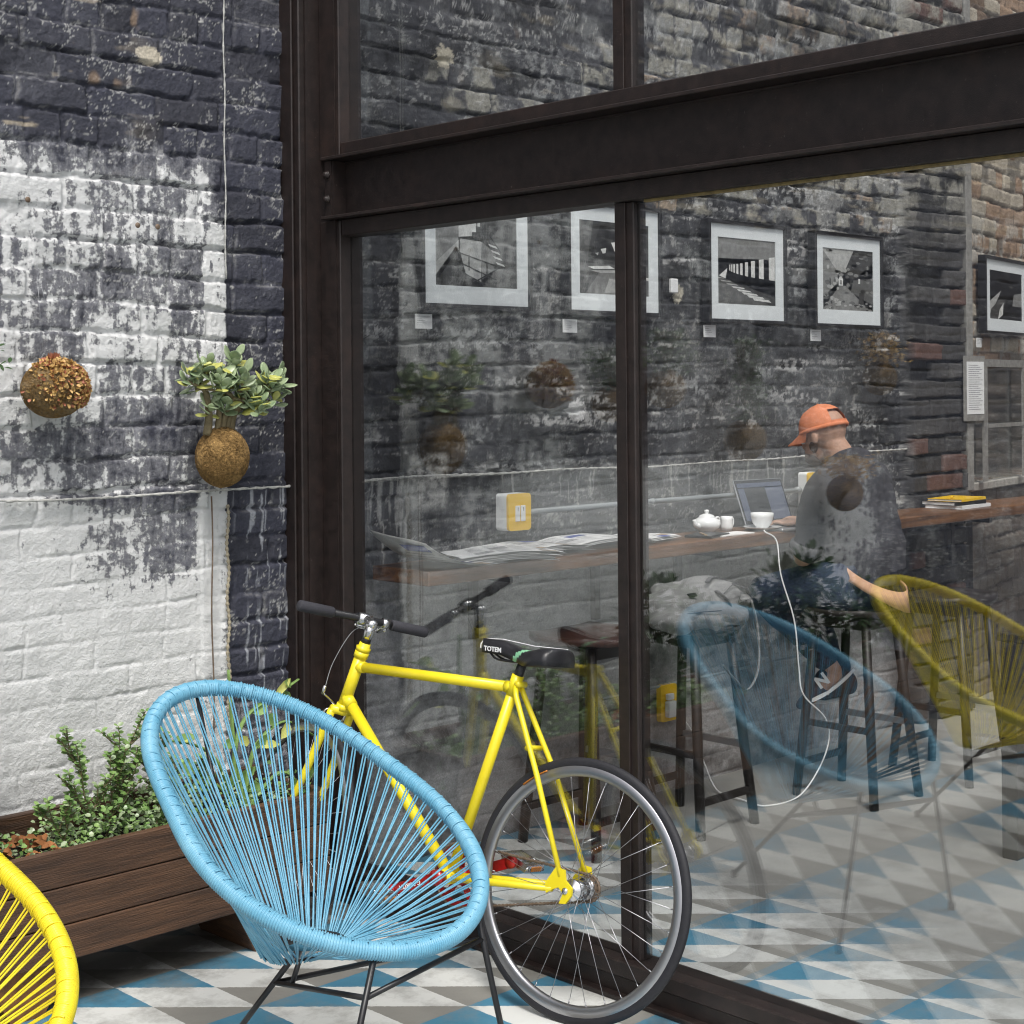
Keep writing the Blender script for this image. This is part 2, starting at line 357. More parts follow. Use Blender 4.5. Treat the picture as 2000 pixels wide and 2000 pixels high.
def tag(o, label=None, cat=None, group=None, kind=None):
    if label: o['label'] = label
    if cat: o['category'] = cat
    if group: o['group'] = group
    if kind: o['kind'] = kind
    return o
def link(name, me, parent=None, label=None, cat=None, group=None, kind=None):
    o = bpy.data.objects.new(name, me); COL.objects.link(o)
    if parent is not None: o.parent = parent
    return tag(o, label, cat, group, kind)
def thing(name, label, cat, loc=(0, 0, 0), rz=0, group=None):
    o = bpy.data.objects.new(name, None); COL.objects.link(o); o.location = loc; o.rotation_euler = (0, 0, rz)
    o.empty_display_size = .1
    return tag(o, label, cat, group)
def copy_tree(o, parent=None):
    c = o.copy(); COL.objects.link(c)
    if parent is not None: c.parent = parent
    for ch in [k for k in COL.objects if k.parent == o]: copy_tree(ch, c)
    return c
def remesh(mb, name, mats, vox=.006, smooth=6, disp=None):
    me = mb.mesh(name+'_src', mats); o = bpy.data.objects.new(name+'_src', me); COL.objects.link(o)
    r = o.modifiers.new('r', 'REMESH'); r.mode = 'VOXEL'; r.voxel_size = vox; r.use_smooth_shade = True
    if smooth: s = o.modifiers.new('s', 'SMOOTH'); s.iterations = smooth; s.factor = .6
    dg = bpy.context.evaluated_depsgraph_get(); dg.update()
    ne = bpy.data.meshes.new_from_object(o.evaluated_get(dg)); ne.name = name
    bpy.data.objects.remove(o)
    ne.materials.clear()
    for q in mats: ne.materials.append(M[q] if isinstance(q, str) else q)
    if disp:
        n = len(ne.vertices); c = np.empty(n*3, 'f'); ne.vertices.foreach_get('co', c); c = c.reshape(-1, 3)
        nn = np.empty(n*3, 'f'); ne.vertices.foreach_get('normal', nn); nn = nn.reshape(-1, 3)
        c = c + nn*disp(c)[:, None]; ne.vertices.foreach_set('co', c.ravel()); ne.update()
    ne.polygons.foreach_set('use_smooth', [True]*len(ne.polygons))
    return ne
def capsule(mb, a, b, ra, rb, n=14, flat=1.0, steps=5):
    a = Vector(a); b = Vector(b); d = (b-a).normalized()
    pts = []; rs = []
    for i in range(4):
        t = math.pi/2*(1-i/4); pts.append(a - d*ra*math.sin(t)); rs.append(max(ra*math.cos(t), .0005))
    for i in range(steps+1): t = i/steps; pts.append(a.lerp(b, t)); rs.append(ra+(rb-ra)*t)
    for i in range(1, 5):
        t = math.pi/2*i/4; pts.append(b + d*rb*math.sin(t)); rs.append(max(rb*math.cos(t), .0005))
    mb.tube(pts, rs, n, flat=flat)
def text_geo(body, size, bold=0, extrude=.0006):
    cu_ = bpy.data.curves.new('t', 'FONT'); cu_.body = body; cu_.size = size; cu_.extrude = extrude; cu_.offset = bold
    cu_.align_x = 'CENTER'; cu_.align_y = 'CENTER'; cu_.resolution_u = 3
    o = bpy.data.objects.new('t', cu_); COL.objects.link(o)
    dg = bpy.context.evaluated_depsgraph_get(); dg.update()
    me = bpy.data.meshes.new_from_object(o.evaluated_get(dg))
    vs = [v.co.copy() for v in me.vertices]; fs = [tuple(p.vertices) for p in me.polygons]
    bpy.data.objects.remove(o); bpy.data.curves.remove(cu_); bpy.data.meshes.remove(me)
    return vs, fs
def add_text(mb, body, size, T, mi=0, bold=0):
    vs, fs = text_geo(body, size, bold); mb.add([T @ v for v in vs], fs, mi, False)
def frame_m(o, x, y):     # matrix with given x and y axes
    x = Vector(x).normalized(); y = Vector(y); z = x.cross(y).normalized(); y = z.cross(x)
    m_ = Matrix((x, y, z)).transposed().to_4x4(); m_.translation = o; return m_
def spline(ps, n=8):
    ps = [Vector(p) for p in ps]; out = []
    for i in range(len(ps)-1):
        p0 = ps[max(i-1, 0)]; p1 = ps[i]; p2 = ps[i+1]; p3 = ps[min(i+2, len(ps)-1)]
        for k in range(n):
            t = k/n; out.append(.5*((2*p1)+(-p0+p2)*t+(2*p0-5*p1+4*p2-p3)*t*t+(-p0+3*p1-3*p2+p3)*t**3))
    out.append(ps[-1]); return out

# ------------------------------------------------------------------ numpy noise
RT = np.random.RandomState(7).rand(65536).astype('f')
def rnd(ix, iy, s=0):
    ix = ix.astype(np.int64); iy = iy.astype(np.int64)
    h = (ix*73856093) ^ (iy*19349663) ^ (s*83492791); h = (h ^ (h >> 13)) * 1274126177
    return RT[(h ^ (h >> 16)) & 65535]
def vn(x, y, s=0):
    ix = np.floor(x); iy = np.floor(y); fx = x-ix; fy = y-iy
    fx = fx*fx*(3-2*fx); fy = fy*fy*(3-2*fy)
    a = rnd(ix, iy, s); b = rnd(ix+1, iy, s); c = rnd(ix, iy+1, s); d = rnd(ix+1, iy+1, s)
    return (a*(1-fx)+b*fx)*(1-fy)+(c*(1-fx)+d*fx)*fy
def fbm(x, y, o=4, s=0, g=.55):
    t = 0; a = 1; n = 0
    for i in range(o): t = t+a*vn(x*2**i, y*2**i, s+i*17); n += a; a *= g
    return t/n
def ss(a, b, x): t = np.clip((x-a)/(b-a), 0, 1); return t*t*(3-2*t)
def lerp(a, b, t): return a*(1-t[..., None])+np.array(b)*t[..., None] if not isinstance(b, np.ndarray) else a*(1-t[..., None])+b*t[..., None]

def brick_field(x, z, course=.092, L=.235, seed=0, rough=1.0):
    xw = x+.026*(fbm(x*9, z*9, 4, seed+1, .65)-.5)*rough; zw = z+.05*(fbm(x*1.3, z*1.6, 2, seed+2)-.5)*rough+.020*(fbm(x*10, z*10, 4, seed+3, .65)-.5)*rough
    k = np.floor(zw/course); fz = zw/course-k
    Lk = np.where(np.mod(k, 4) == 2, L*.5, L); off = np.mod(k, 2)*.5+rnd(k, k*0, seed+5)*.3
    u = xw/Lk+off; b = np.floor(u); fu = u-b
    e = np.minimum(np.minimum(fz, 1-fz)*course, np.minimum(fu, 1-fu)*Lk)-.0045-.012*(fbm(x*34, z*38, 4, seed+6, .68)-.42)*rough
    bm = ss(-.001, .0045, e); rb = rnd(b, k, seed+7); rb2 = rnd(b, k, seed+8)
    bm = bm*(rb2 > .08)
    lump = fbm(x*30, z*24, 4, seed+11, .65)
    hgt = bm*(.007+.009*rb)+(1-bm)*.013*(lump-.35)+.006*(fbm(x*9, z*12, 4, seed+9, .6)-.5)+.007*(fbm(x*45, z*45, 4, seed+10, .75)-.5)
    hgt += bm*((fz-.5)*(rb2-.35)*.016)
    crev = ss(.10, .02, np.minimum(fz, 1-fz))*ss(.50, .62, fbm(x*5, z*9, 3, seed+12)); hgt -= .010*crev
    return bm, rb, rb2, hgt, e

def grid_mesh(name, P, col, mats, alpha=None):
    nz_, nx_ = P.shape[:2]; me = bpy.data.meshes.new(name)
    me.vertices.add(nz_*nx_); me.vertices.foreach_set('co', P.reshape(-1).astype('f'))
    i = np.arange((nz_-1)*(nx_-1)); r_ = i//(nx_-1); c_ = i % (nx_-1); a = r_*nx_+c_
    q = np.stack([a, a+1, a+nx_+1, a+nx_], 1).astype('i')
    me.loops.add(q.size); me.loops.foreach_set('vertex_index', q.ravel())
    me.polygons.add(len(q)); me.polygons.foreach_set('loop_start', np.arange(len(q), dtype='i')*4)
    me.polygons.foreach_set('use_smooth', np.ones(len(q), bool))
    for m_ in mats: me.materials.append(M[m_])
    me.update(calc_edges=True)
    at = me.attributes.new('paint', 'FLOAT_COLOR', 'POINT')
    c4 = np.zeros((nz_*nx_, 4), 'f'); c4[:, :3] = col.reshape(-1, 3)
    if alpha is not None: c4[:, 3] = alpha.reshape(-1)
    at.data.foreach_set('color', c4.ravel())
    return me

# ================================================================== SETTING
mb = MB(); mb.quad((-60, -60, -.03), (60, -60, -.03), (60, 60, -.03), (-60, 60, -.03)); mb.build('ground', 'concrete', kind='structure')
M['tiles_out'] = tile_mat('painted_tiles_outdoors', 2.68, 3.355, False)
M['tiles_in'] = tile_mat('painted_tiles_indoors', 3.57, 3.32, True)
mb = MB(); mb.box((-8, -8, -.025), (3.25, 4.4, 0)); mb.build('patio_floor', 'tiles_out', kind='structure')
mb = MB(); mb.box((3.2505, -6, -.025), (12, 8, 0)); mb.build('cafe_floor', 'tiles_in', kind='structure')

# ---- long brick wall, painted outside, weathered inside (face near y = 4.28)
def long_wall():
    xs = np.concatenate([np.arange(-4, 2.04, .022), np.arange(2.04, 3.16, .0042), np.arange(3.16, 3.34, .02), np.arange(3.34, 5.6, .0055), np.arange(5.6, 7.361, .0065)])
    zs = np.concatenate([np.arange(-.02, 3.0, .0055), np.arange(3.0, 4.9, .012)])
    x, z = np.meshgrid(xs, zs)
    bm, rb, rb2, h, e = brick_field(x, z)
    n1 = fbm(x*3.2, z*3.2, 5, 31, .6); n2 = fbm(x*11, z*11, 5, 37, .65); n3 = fbm(x*45, z*45, 4, 41, .7)
    st = fbm(x*42, z*5, 4, 43); st2 = fbm(x*80+.35*fbm(x*20, z*20, 2, 44), z*4, 3, 47)
    # ---------------- outside
    dark = np.array([.031, .033, .049]); o = np.zeros(x.shape+(3,))+dark
    o = o*(.75+.7*rb2[..., None]); o = lerp(o, (.085, .088, .11), ss(.48, .78, n2)*.55)
    W = np.zeros_like(x)+.02
    W = np.maximum(W, (.70+.20*(rb-.5)*bm+.10*ss(2.6, 2.2, x))*ss(2.52, 2.26, z+.25*(n1-.5))*ss(2.90, 2.80, x))
    W = np.maximum(W, .66*ss(.12, .04, np.abs(z-2.17))*ss(2.90, 2.80, x)+.10*ss(2.7, 2.2, x)*ss(.2, .1, np.abs(z-2.2)))
    W -= .15*ss(.14, .06, np.abs(z-2.0))*ss(2.2, 2.35, x)+.20*ss(.16, .06, np.abs(z-1.48+.1*(n1-.5)))
    W = np.maximum(W, 1.0*ss(1.40, 1.30, z+.05*(n1-.5))*ss(2.90, 2.86, x))
    xq = x+.22*(n1-.5)+.05*(n2-.5); zq = z+.16*(n1-.5)+.05*(n2-.5); W -= .47*ss(2.33, 2.50, xq)*ss(2.80, 2.76, x)*ss(1.00, 1.14, zq-.12*(x-2.6))*ss(1.37, 1.33, z)*(.75+.35*ss(2.4, 2.75, x))
    W = np.maximum(W, (.92-.25*ss(.55, .7, fbm(x*12, z*7, 4, 66)))*ss(2.785, 2.81, x+.03*(n2-.5))*ss(2.897, 2.882, x+.02*(n2-.5))*ss(2.32, 2.12, z+.1*(n2-.5)))
    W = np.maximum(W, .50*ss(2.86, 2.90, x)*ss(.80, .60, z))
    W = np.maximum(W, .62*ss(2.9, 2.86, x)*ss(2.45, 2.3, z)*ss(2.1, 1.6, x))
    W = W*(1-.75*ss(.5, -.5, x+.5*(n1-.5)))*(1-.45*ss(2.05, 1.7, x)*ss(1.3, 1.4, z))
    jn = 1-bm
    f = W+.50*(n2-.5)+.28*(st-.5)+.45*(n1-.5)+.08*jn
    FW = np.clip(f, 0, 1.6)*ss(.05, .12, W)
    FWD = ss(.66, .70, st2)
    # specks, drips, pale joints
    sp = ss(.80, .84, fbm(x*85, z*85, 3, 53))+ss(.60, .7, n1)*ss(.74, .78, fbm(x*60, z*60, 3, 57))
    rg = 1-np.abs(2*fbm(x*16, z*24, 5, 58, .62)-1); sp = sp+ss(.955, .985, rg)*ss(.5, .62, fbm(x*4, z*5, 3, 59))*.8+ss(.004, .0, np.abs(e-.001))*ss(.50, .6, n2)*.35
    o = lerp(o, (.50, .50, .48), np.clip(sp, 0, 1)*.7)
    dr = ss(.66, .70, st2)*ss(2.90, 2.93, x)*(ss(1.36, 1.33, z)*ss(1.0, 1.1, z)+ss(1.0, .9, z)*.9)
    o = lerp(o, (.42, .44, .48), np.clip(dr, 0, 1)*.7)
    o = lerp(o, (.55, .47, .35), ss(.66, .72, fbm(x*5, z*26, 4, 61))*ss(2.25, 2.45, z)*ss(2.7, 2.2, x)*.7)
    o = lerp(o, (.26, .18, .12), ss(.80, .86, fbm(x*7, z*5, 4, 63))*ss(2.1, 2.4, z)*.7)
    pat = ((x-2.62)/.045)**2+((z-2.70)/.03)**2+1.2*(n3-.5); o = lerp(o, (.52, .47, .38), ss(1.1, .85, pat))
    # ---------------- inside
    i_ = np.zeros(x.shape+(3,))+np.array([.040, .041, .047]); i_ = i_*(.6+.9*rb[..., None])
    i_ = lerp(i_, (.15, .155, .16), ss(.47, .72, n2*.6+n1*.4)*.65)
    pl = np.clip(ss(1.38, 1.31, z)*ss(3.2, 4.3, x+.8*(n1-.5)) + ss(4.8, 5.3, x+.5*(n1-.5))*ss(2.02, 1.9, z+.2*(n2-.5))*ss(6.75, 6.4, x) + ss(1.02, .95, z), 0, 1)*ss(6.8, 6.6, x)
    plc = np.zeros_like(i_)+np.array([.15, .155, .16]); plc *= (.65+.75*n2)[..., None]
    plc = lerp(plc, (.045, .046, .05), ss(.52, .68, fbm(x*5, z*6, 5, 71))*.7)
    i_ = lerp(i_, plc, pl*.85)
    # cream weathered faces above the beam, more towards the back
    am = ss(2.25, 2.6, z)*(.22+.75*ss(3.9, 5.6, x)); cf = (rb > 1-am)*bm*ss(.38, .52, n2)
    cream = np.zeros_like(i_)+np.array([.34, .33, .28]); cream *= (.6+.7*n3)[..., None]; cream = lerp(cream, (.38, .25, .16), (rb2 > .86)*.6+0*z)
    i_ = lerp(i_, cream, cf*.85); i_ = lerp(i_, (.24, .25, .25), ss(.52, .66, n2)*ss(2.3, 2.7, z)*ss(3.6, 5.2, x)*.6)
    i_ = lerp(i_, (.26, .26, .25), ss(.5, .62, n2)*ss(5.6, 6.1, x)*ss(1.9, 2.0, z)*ss(6.9, 6.7, x)*.7)
    i_ = lerp(i_, (.30, .32, .33), ss(3.385, 3.40, x)*ss(3.50, 3.485, x)*ss(.9, 1.4, z)*.55*ss(.3, .5, n2))
    i_ = lerp(i_, (.46, .46, .44), ss(.62, .68, n3*.55+n2*.45)*ss(1.0, 1.1, z)*.8)
    rg = 1-np.abs(2*fbm(x*13, z*22, 5, 90, .64)-1); i_ = lerp(i_, (.40, .40, .39), ss(.95, .985, rg)*ss(.42, .58, fbm(x*3, z*4, 3, 91))*ss(.98, 1.05, z)*.75)
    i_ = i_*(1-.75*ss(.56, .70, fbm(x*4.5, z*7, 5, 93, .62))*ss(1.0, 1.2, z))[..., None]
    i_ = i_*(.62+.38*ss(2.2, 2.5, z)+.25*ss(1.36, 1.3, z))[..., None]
    i_ = lerp(i_, (.42, .425, .43), ss(1.02, .95, z)*ss(.26, .62, n2*.6+n1*.4)*ss(6.8, 6.6, x)*.8)
    i_ = lerp(i_, (.30, .31, .31), ss(1.30, 1.36, z)*ss(.55, .75, fbm(x*3.5, z*8, 5, 95, .66))*ss(.45, .6, n3)*.9)
    sm_ = ss(.60, .70, fbm(x*2.2, z*16, 5, 99, .66))*ss(.45, .55, n3)*ss(1.30, 1.40, z); i_ = lerp(i_, (.48, .48, .47), sm_*.75)
    di = ss(.62, .68, st2)*ss(1.355, 1.335, z)*ss(.02, .10, z-1.38+.50*vn(x*38, x*0, 5)*vn(x*2.3, x*0, 8)+.12*ss(.3, .7, n1)); i_ = lerp(i_, (.42, .42, .40), di*.7)
    pa = ss(.12, .09, np.abs(x-3.745)+.03*n3)*ss(.13, .10, np.abs(z-1.33)+.03*n2); i_ = lerp(i_, (.42, .42, .40), pa*ss(.35, .6, n3*.6+n2*.4)*.9)
    for (cx, cz, rr, cc) in ((3.84, 2.86, .05, (.5, .46, .36)), (4.30, 2.66, .06, (.5, .46, .34)), (4.72, 2.50, .045, (.42, .22, .12)), (5.14, 2.06, .05, (.45, .42, .34)), (4.52, 1.58, .05, (.6, .6, .6)), (4.75, 2.60, .1, (.4, .38, .3))):
        pp = ((x-cx)/rr)**2+((z-cz)/rr/.8)**2+2.6*(n3-.5)+1.6*(n2-.5); i_ = lerp(i_, cc, ss(1.1, .8, pp))
    pier = ss(6.84, 6.87, x)
    pb, prb, prb2, ph_, pe = brick_field(x+.1, z, .094, .34, 300, .5)
    ph_ = pb*(.022+.02*prb)+.010*(fbm(x*20, z*24, 4, 301, .65)-.5)
    bm = np.where(pier > .5, pb, bm); rb = np.where(pier > .5, prb, rb); rb2 = np.where(pier > .5, prb2, rb2); h = np.where(pier > .5, ph_, h)
    pc = np.zeros_like(i_)+np.array([.052, .050, .049]); pc *= (.45+.9*rb[..., None])*(.6+.8*n2[..., None]); pc = lerp(pc, (.14, .055, .035), (rb2 > .90)*.6+0*z)
    pc *= (.12+.88*bm)[..., None]; pc = lerp(pc, (.30, .29, .25), ss(2.35, 2.7, z)*ss(.4, .6, n2)*.8)
    i_ = lerp(i_, pc, pier*.95)
    ins = (x > 3.2)
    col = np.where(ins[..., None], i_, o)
    plo = ss(1.35, 1.25, z)*(~ins)*ss(2.88, 2.86, x)
    h = h*(1-.70*pl*ins)*(1-.86*plo) + .004*plo*(n1-.5) + pier*.05
    h -= plo*.0045*ss(.0, -.006, e)*ss(.42, .6, fbm(x*6, z*8, 3, 96)); h += plo*.007*(fbm(x*24, z*24, 4, 97, .65)-.5)
    h += .004*ss(2.792, 2.80, x)*ss(2.892, 2.886, x)*ss(2.28, 2.22, z)
    h += ss(.44, .40, z)*.02*ins
    h += .02*(fbm(x*1.1, z*1.1, 2, 81)-.5)
    P = np.stack([x, 4.295-h, z], -1)
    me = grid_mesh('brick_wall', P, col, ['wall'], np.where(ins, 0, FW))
    return me
wall = thing('brick_wall', 'long old brick wall, white and dark blue paint peeling outside, grey and black behind the glass', 'wall')
link('wall_face', long_wall(), wall)
mb = MB(); mb.box((-4, 4.34, -.02), (7.30, 4.6, 4.88)); mb.build('wall_core', 'concrete', wall)

# ---- angled wall at the back of the cafe, with its window
A0 = Vector((7.44, 4.30, 0)); ad = Vector((math.cos(R(10.5)), math.sin(R(10.5)), 0)); an = Vector((ad.y, -ad.x, 0))
def AW(s, n_, z): p = A0+ad*s+an*n_; return (p.x, p.y, z)
def angled_wall():
    xs = np.arange(0, 3.2, .009); zs = np.arange(0, 4.9, .010); x, z = np.meshgrid(xs, zs)
    bm, rb, rb2, h, e = brick_field(x, z, seed=200)
    n2 = fbm(x*9, z*9, 5, 237, .65); n3 = fbm(x*40, z*40, 4, 241)
    c = np.zeros(x.shape+(3,))+np.array([.36, .25, .17]); c = lerp(c, (.46, .42, .34), (rb > .45)*.85+0*z); c *= (.55+.8*n2)[..., None]
    c = lerp(c, (.45, .44, .40), ss(.48, .62, n2)*ss(2.7, 2.45, z)*.8); c *= (.45+.55*bm)[..., None]
    c = lerp(c, (.10, .085, .075), ss(1.16, 1.12, z)*.8)
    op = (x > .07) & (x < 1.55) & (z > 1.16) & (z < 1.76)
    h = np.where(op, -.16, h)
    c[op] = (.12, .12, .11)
    P = np.stack([A0.x+ad.x*x+an.x*h, A0.y+ad.y*x+an.y*h, z], -1)
    return grid_mesh('brick_wall', P, c, ['wall'])
aw = thing('brick_wall', 'pale orange brick wall with a low window at the far right of the room', 'wall')
link('wall_face', angled_wall(), aw)
mb = MB(); T = frame_m(A0, ad, (0, 0, 1))
mb.box((.06, 1.76, .03), (1.55, 1.80, .10), T=T); mb.box((.07, 1.16, .09), (.13, 1.76, .10), T=T); mb.box((.72, 1.16, .09), (.76, 1.76, .10), T=T); mb.box((.13, 1.44, .095), (1.5, 1.46, .105), T=T)
wf = mb.build('window', 'greypost', aw)
T2 = frame_m(A0, ad, (0, 0, 1))
mb = MB(); mb.box((.07, 1.165, .05), (1.55, 1.755, .056), T=T2); mb.build('pane', 'glass', wf)
mb = MB(); mb.box((-.02, 1.11, -.10), (1.6, 1.155, .06), T=T2, bev=.006)
for q in range(len(mb.v)):
    pass
mb.build('window_sill', 'sill', aw)
def plain_wall(nm, A, d, n_, L, lab, seed):
    xs = np.arange(0, L, .03); zs = np.arange(0, 4.9, .02); x, z = np.meshgrid(xs, zs); bm, rb, rb2, h, e = brick_field(x, z, seed=seed)
    c = np.zeros(x.shape+(3,))+np.array([.16, .13, .11]); c *= (.5+.9*rb)[..., None]*(.4+.6*bm)[..., None]
    P = np.stack([A[0]+d[0]*x+n_[0]*h, A[1]+d[1]*x+n_[1]*h, z], -1); t = thing('brick_wall', lab, 'wall'); link('wall_face', grid_mesh('brick_wall', P, c, ['wall']), t)
plain_wall('brick_wall', (10.5, 5.0), (0, -1), (-1, 0), 9.5, 'plain dark brick end wall of the cafe, beyond the right edge', 400)
plain_wall('brick_wall', (10.5, -4.4), (-1, 0), (0, 1), 7.2, 'plain dark brick side wall of the cafe, outside the view', 500)
# steel post and door jamb between the pier and the angled wall
mb = MB(); mb.box((7.375, 4.22, 1.12), (7.435, 4.29, 4.9), 0, bev=.004); mb.box((7.30, 4.30, 0), (7.55, 4.5, 4.9), 1)
mb.build('corner_post', ['greypost', 'frame'], None, 'tall weathered grey steel post standing beside the dark brick pier', 'post')

# ---- steel framed glass front
gf = thing('glass_front', 'dark rusty steel frame with an I-beam holding large glass panes', 'glass wall', (3.25, 4.2, 0))
def gpart(name, mb, mats, parent=gf):
    mb.v = [(p[0]-3.25, p[1]-4.2, p[2]) for p in mb.v] if parent is gf or parent in SUBS else mb.v
    return mb.build(name, mats, parent)
SUBS = []
mb = MB()
mb.box((3.128, 4.205, 0), (3.31, 4.33, 3.9), bev=.004); mb.box((3.118, 4.232, 0), (3.127, 4.30, 3.9), bev=.003)
mb.box((3.150, 4.198, 0), (3.30, 4.2035, 3.9))
gpart('column', mb, 'steel')
mb = MB(); mb.box((3.205, 4.092, 0), (3.30, 4.197, 2.216), bev=.003); mb.box((3.205, 4.092, 2.424), (3.30, 4.197, 3.9), bev=.003)
mb.box((3.200, 4.110, 0), (3.2045, 4.165, 2.216)); mb.box((3.200, 4.110, 2.424), (3.2045, 4.165, 3.9)); gpart('side_post', mb, 'steel')
mb = MB(); YB = -2.5
mb.box((3.17, YB, 2.218), (3.33, 4.150, 2.229), bev=.002); mb.box((3.17, YB, 2.411), (3.33, 4.150, 2.422), bev=.002); mb.box((3.243, YB, 2.2295), (3.257, 4.148, 2.4105))
mb.tube([(3.243, 4.14, 2.232), (3.243, YB, 2.232)], .006, 6); mb.tube([(3.243, 4.14, 2.408), (3.243, YB, 2.408)], .006, 6)
mb.box((3.190, 4.105, 2.231), (3.242, 4.112, 2.409)); mb.box((3.186, 4.113, 2.231), (3.192, 4.146, 2.409))
beam = gpart('beam', mb, 'steel'); SUBS.append(beam)
for z_ in (2.285, 2.365):
    mb = MB(); Tb = frame_m(Vector((3.186-3.25, 4.130-4.2, z_)), (0, 1, 0), (0, 0, 1))
    Tb = Tb @ Matrix.Rotation(math.pi, 4, 'X')
    mb.lathe([(0, 0), (.014, 0), (.014, .004), (.0105, .004), (.0105, .012), (.006, .016), (0, .016)], n=6, T=Tb); o = mb.build('bolt', 'steel', beam)
mulls = (2.876, 1.56, .24, -1.08)
for y_ in mulls:
    mb = MB(); mb.box((3.232, y_-.030, .1055), (3.285, y_+.037, 2.1635), bev=.003); mb.box((3.226, y_-.004, .106), (3.2315, y_+.034, 2.163), bev=.001)
    mb.box((3.232, y_-.030, 2.4685), (3.285, y_+.037, 3.9), bev=.003); mb.box((3.226, y_-.004, 2.469), (3.2315, y_+.034, 3.9), bev=.001)
    gpart('mullion', mb, 'steel')
mb = MB(); mb.box((3.208, YB, 2.164), (3.29, 4.09, 2.2175), bev=.003); gpart('lower_rail', mb, 'steel')
mb = MB(); mb.box((3.208, YB, 2.4225), (3.29, 4.09, 2.468), bev=.003); gpart('upper_rail', mb, 'steel')
mb = MB(); mb.box((3.20, YB, .060), (3.30, 4.20, .105), bev=.004); mb.box((3.212, YB, .004), (3.29, 4.2, .0595), bev=.003); mb.box((3.185, YB, .001), (3.31, 4.2, .014), bev=.002)
gpart('threshold', mb, 'steel')
mb = MB(); mb.box((3.222, YB, 2.156), (3.232, 2.8, 2.1635)); gpart('putty', mb, mat('old_putty', (.16, .12, .05), .9, 0, 50, .4))
edges = [4.092]+[k for y_ in mulls for k in (y_+.037, y_-.030)]+[YB]
for a, b in zip(edges[::2], edges[1::2]):
    for z0, z1 in ((.105, 2.164), (2.468, 3.9)):
        mb = MB(); mb.box((3.247, b, z0), (3.253, a, z1)); gpart('window_pane', mb, 'glass')
mb = MB(); mb.box((3.2, YB, 3.9), (3.34, 4.33, 4.0), bev=.004); gpart('head_beam', mb, 'steel')

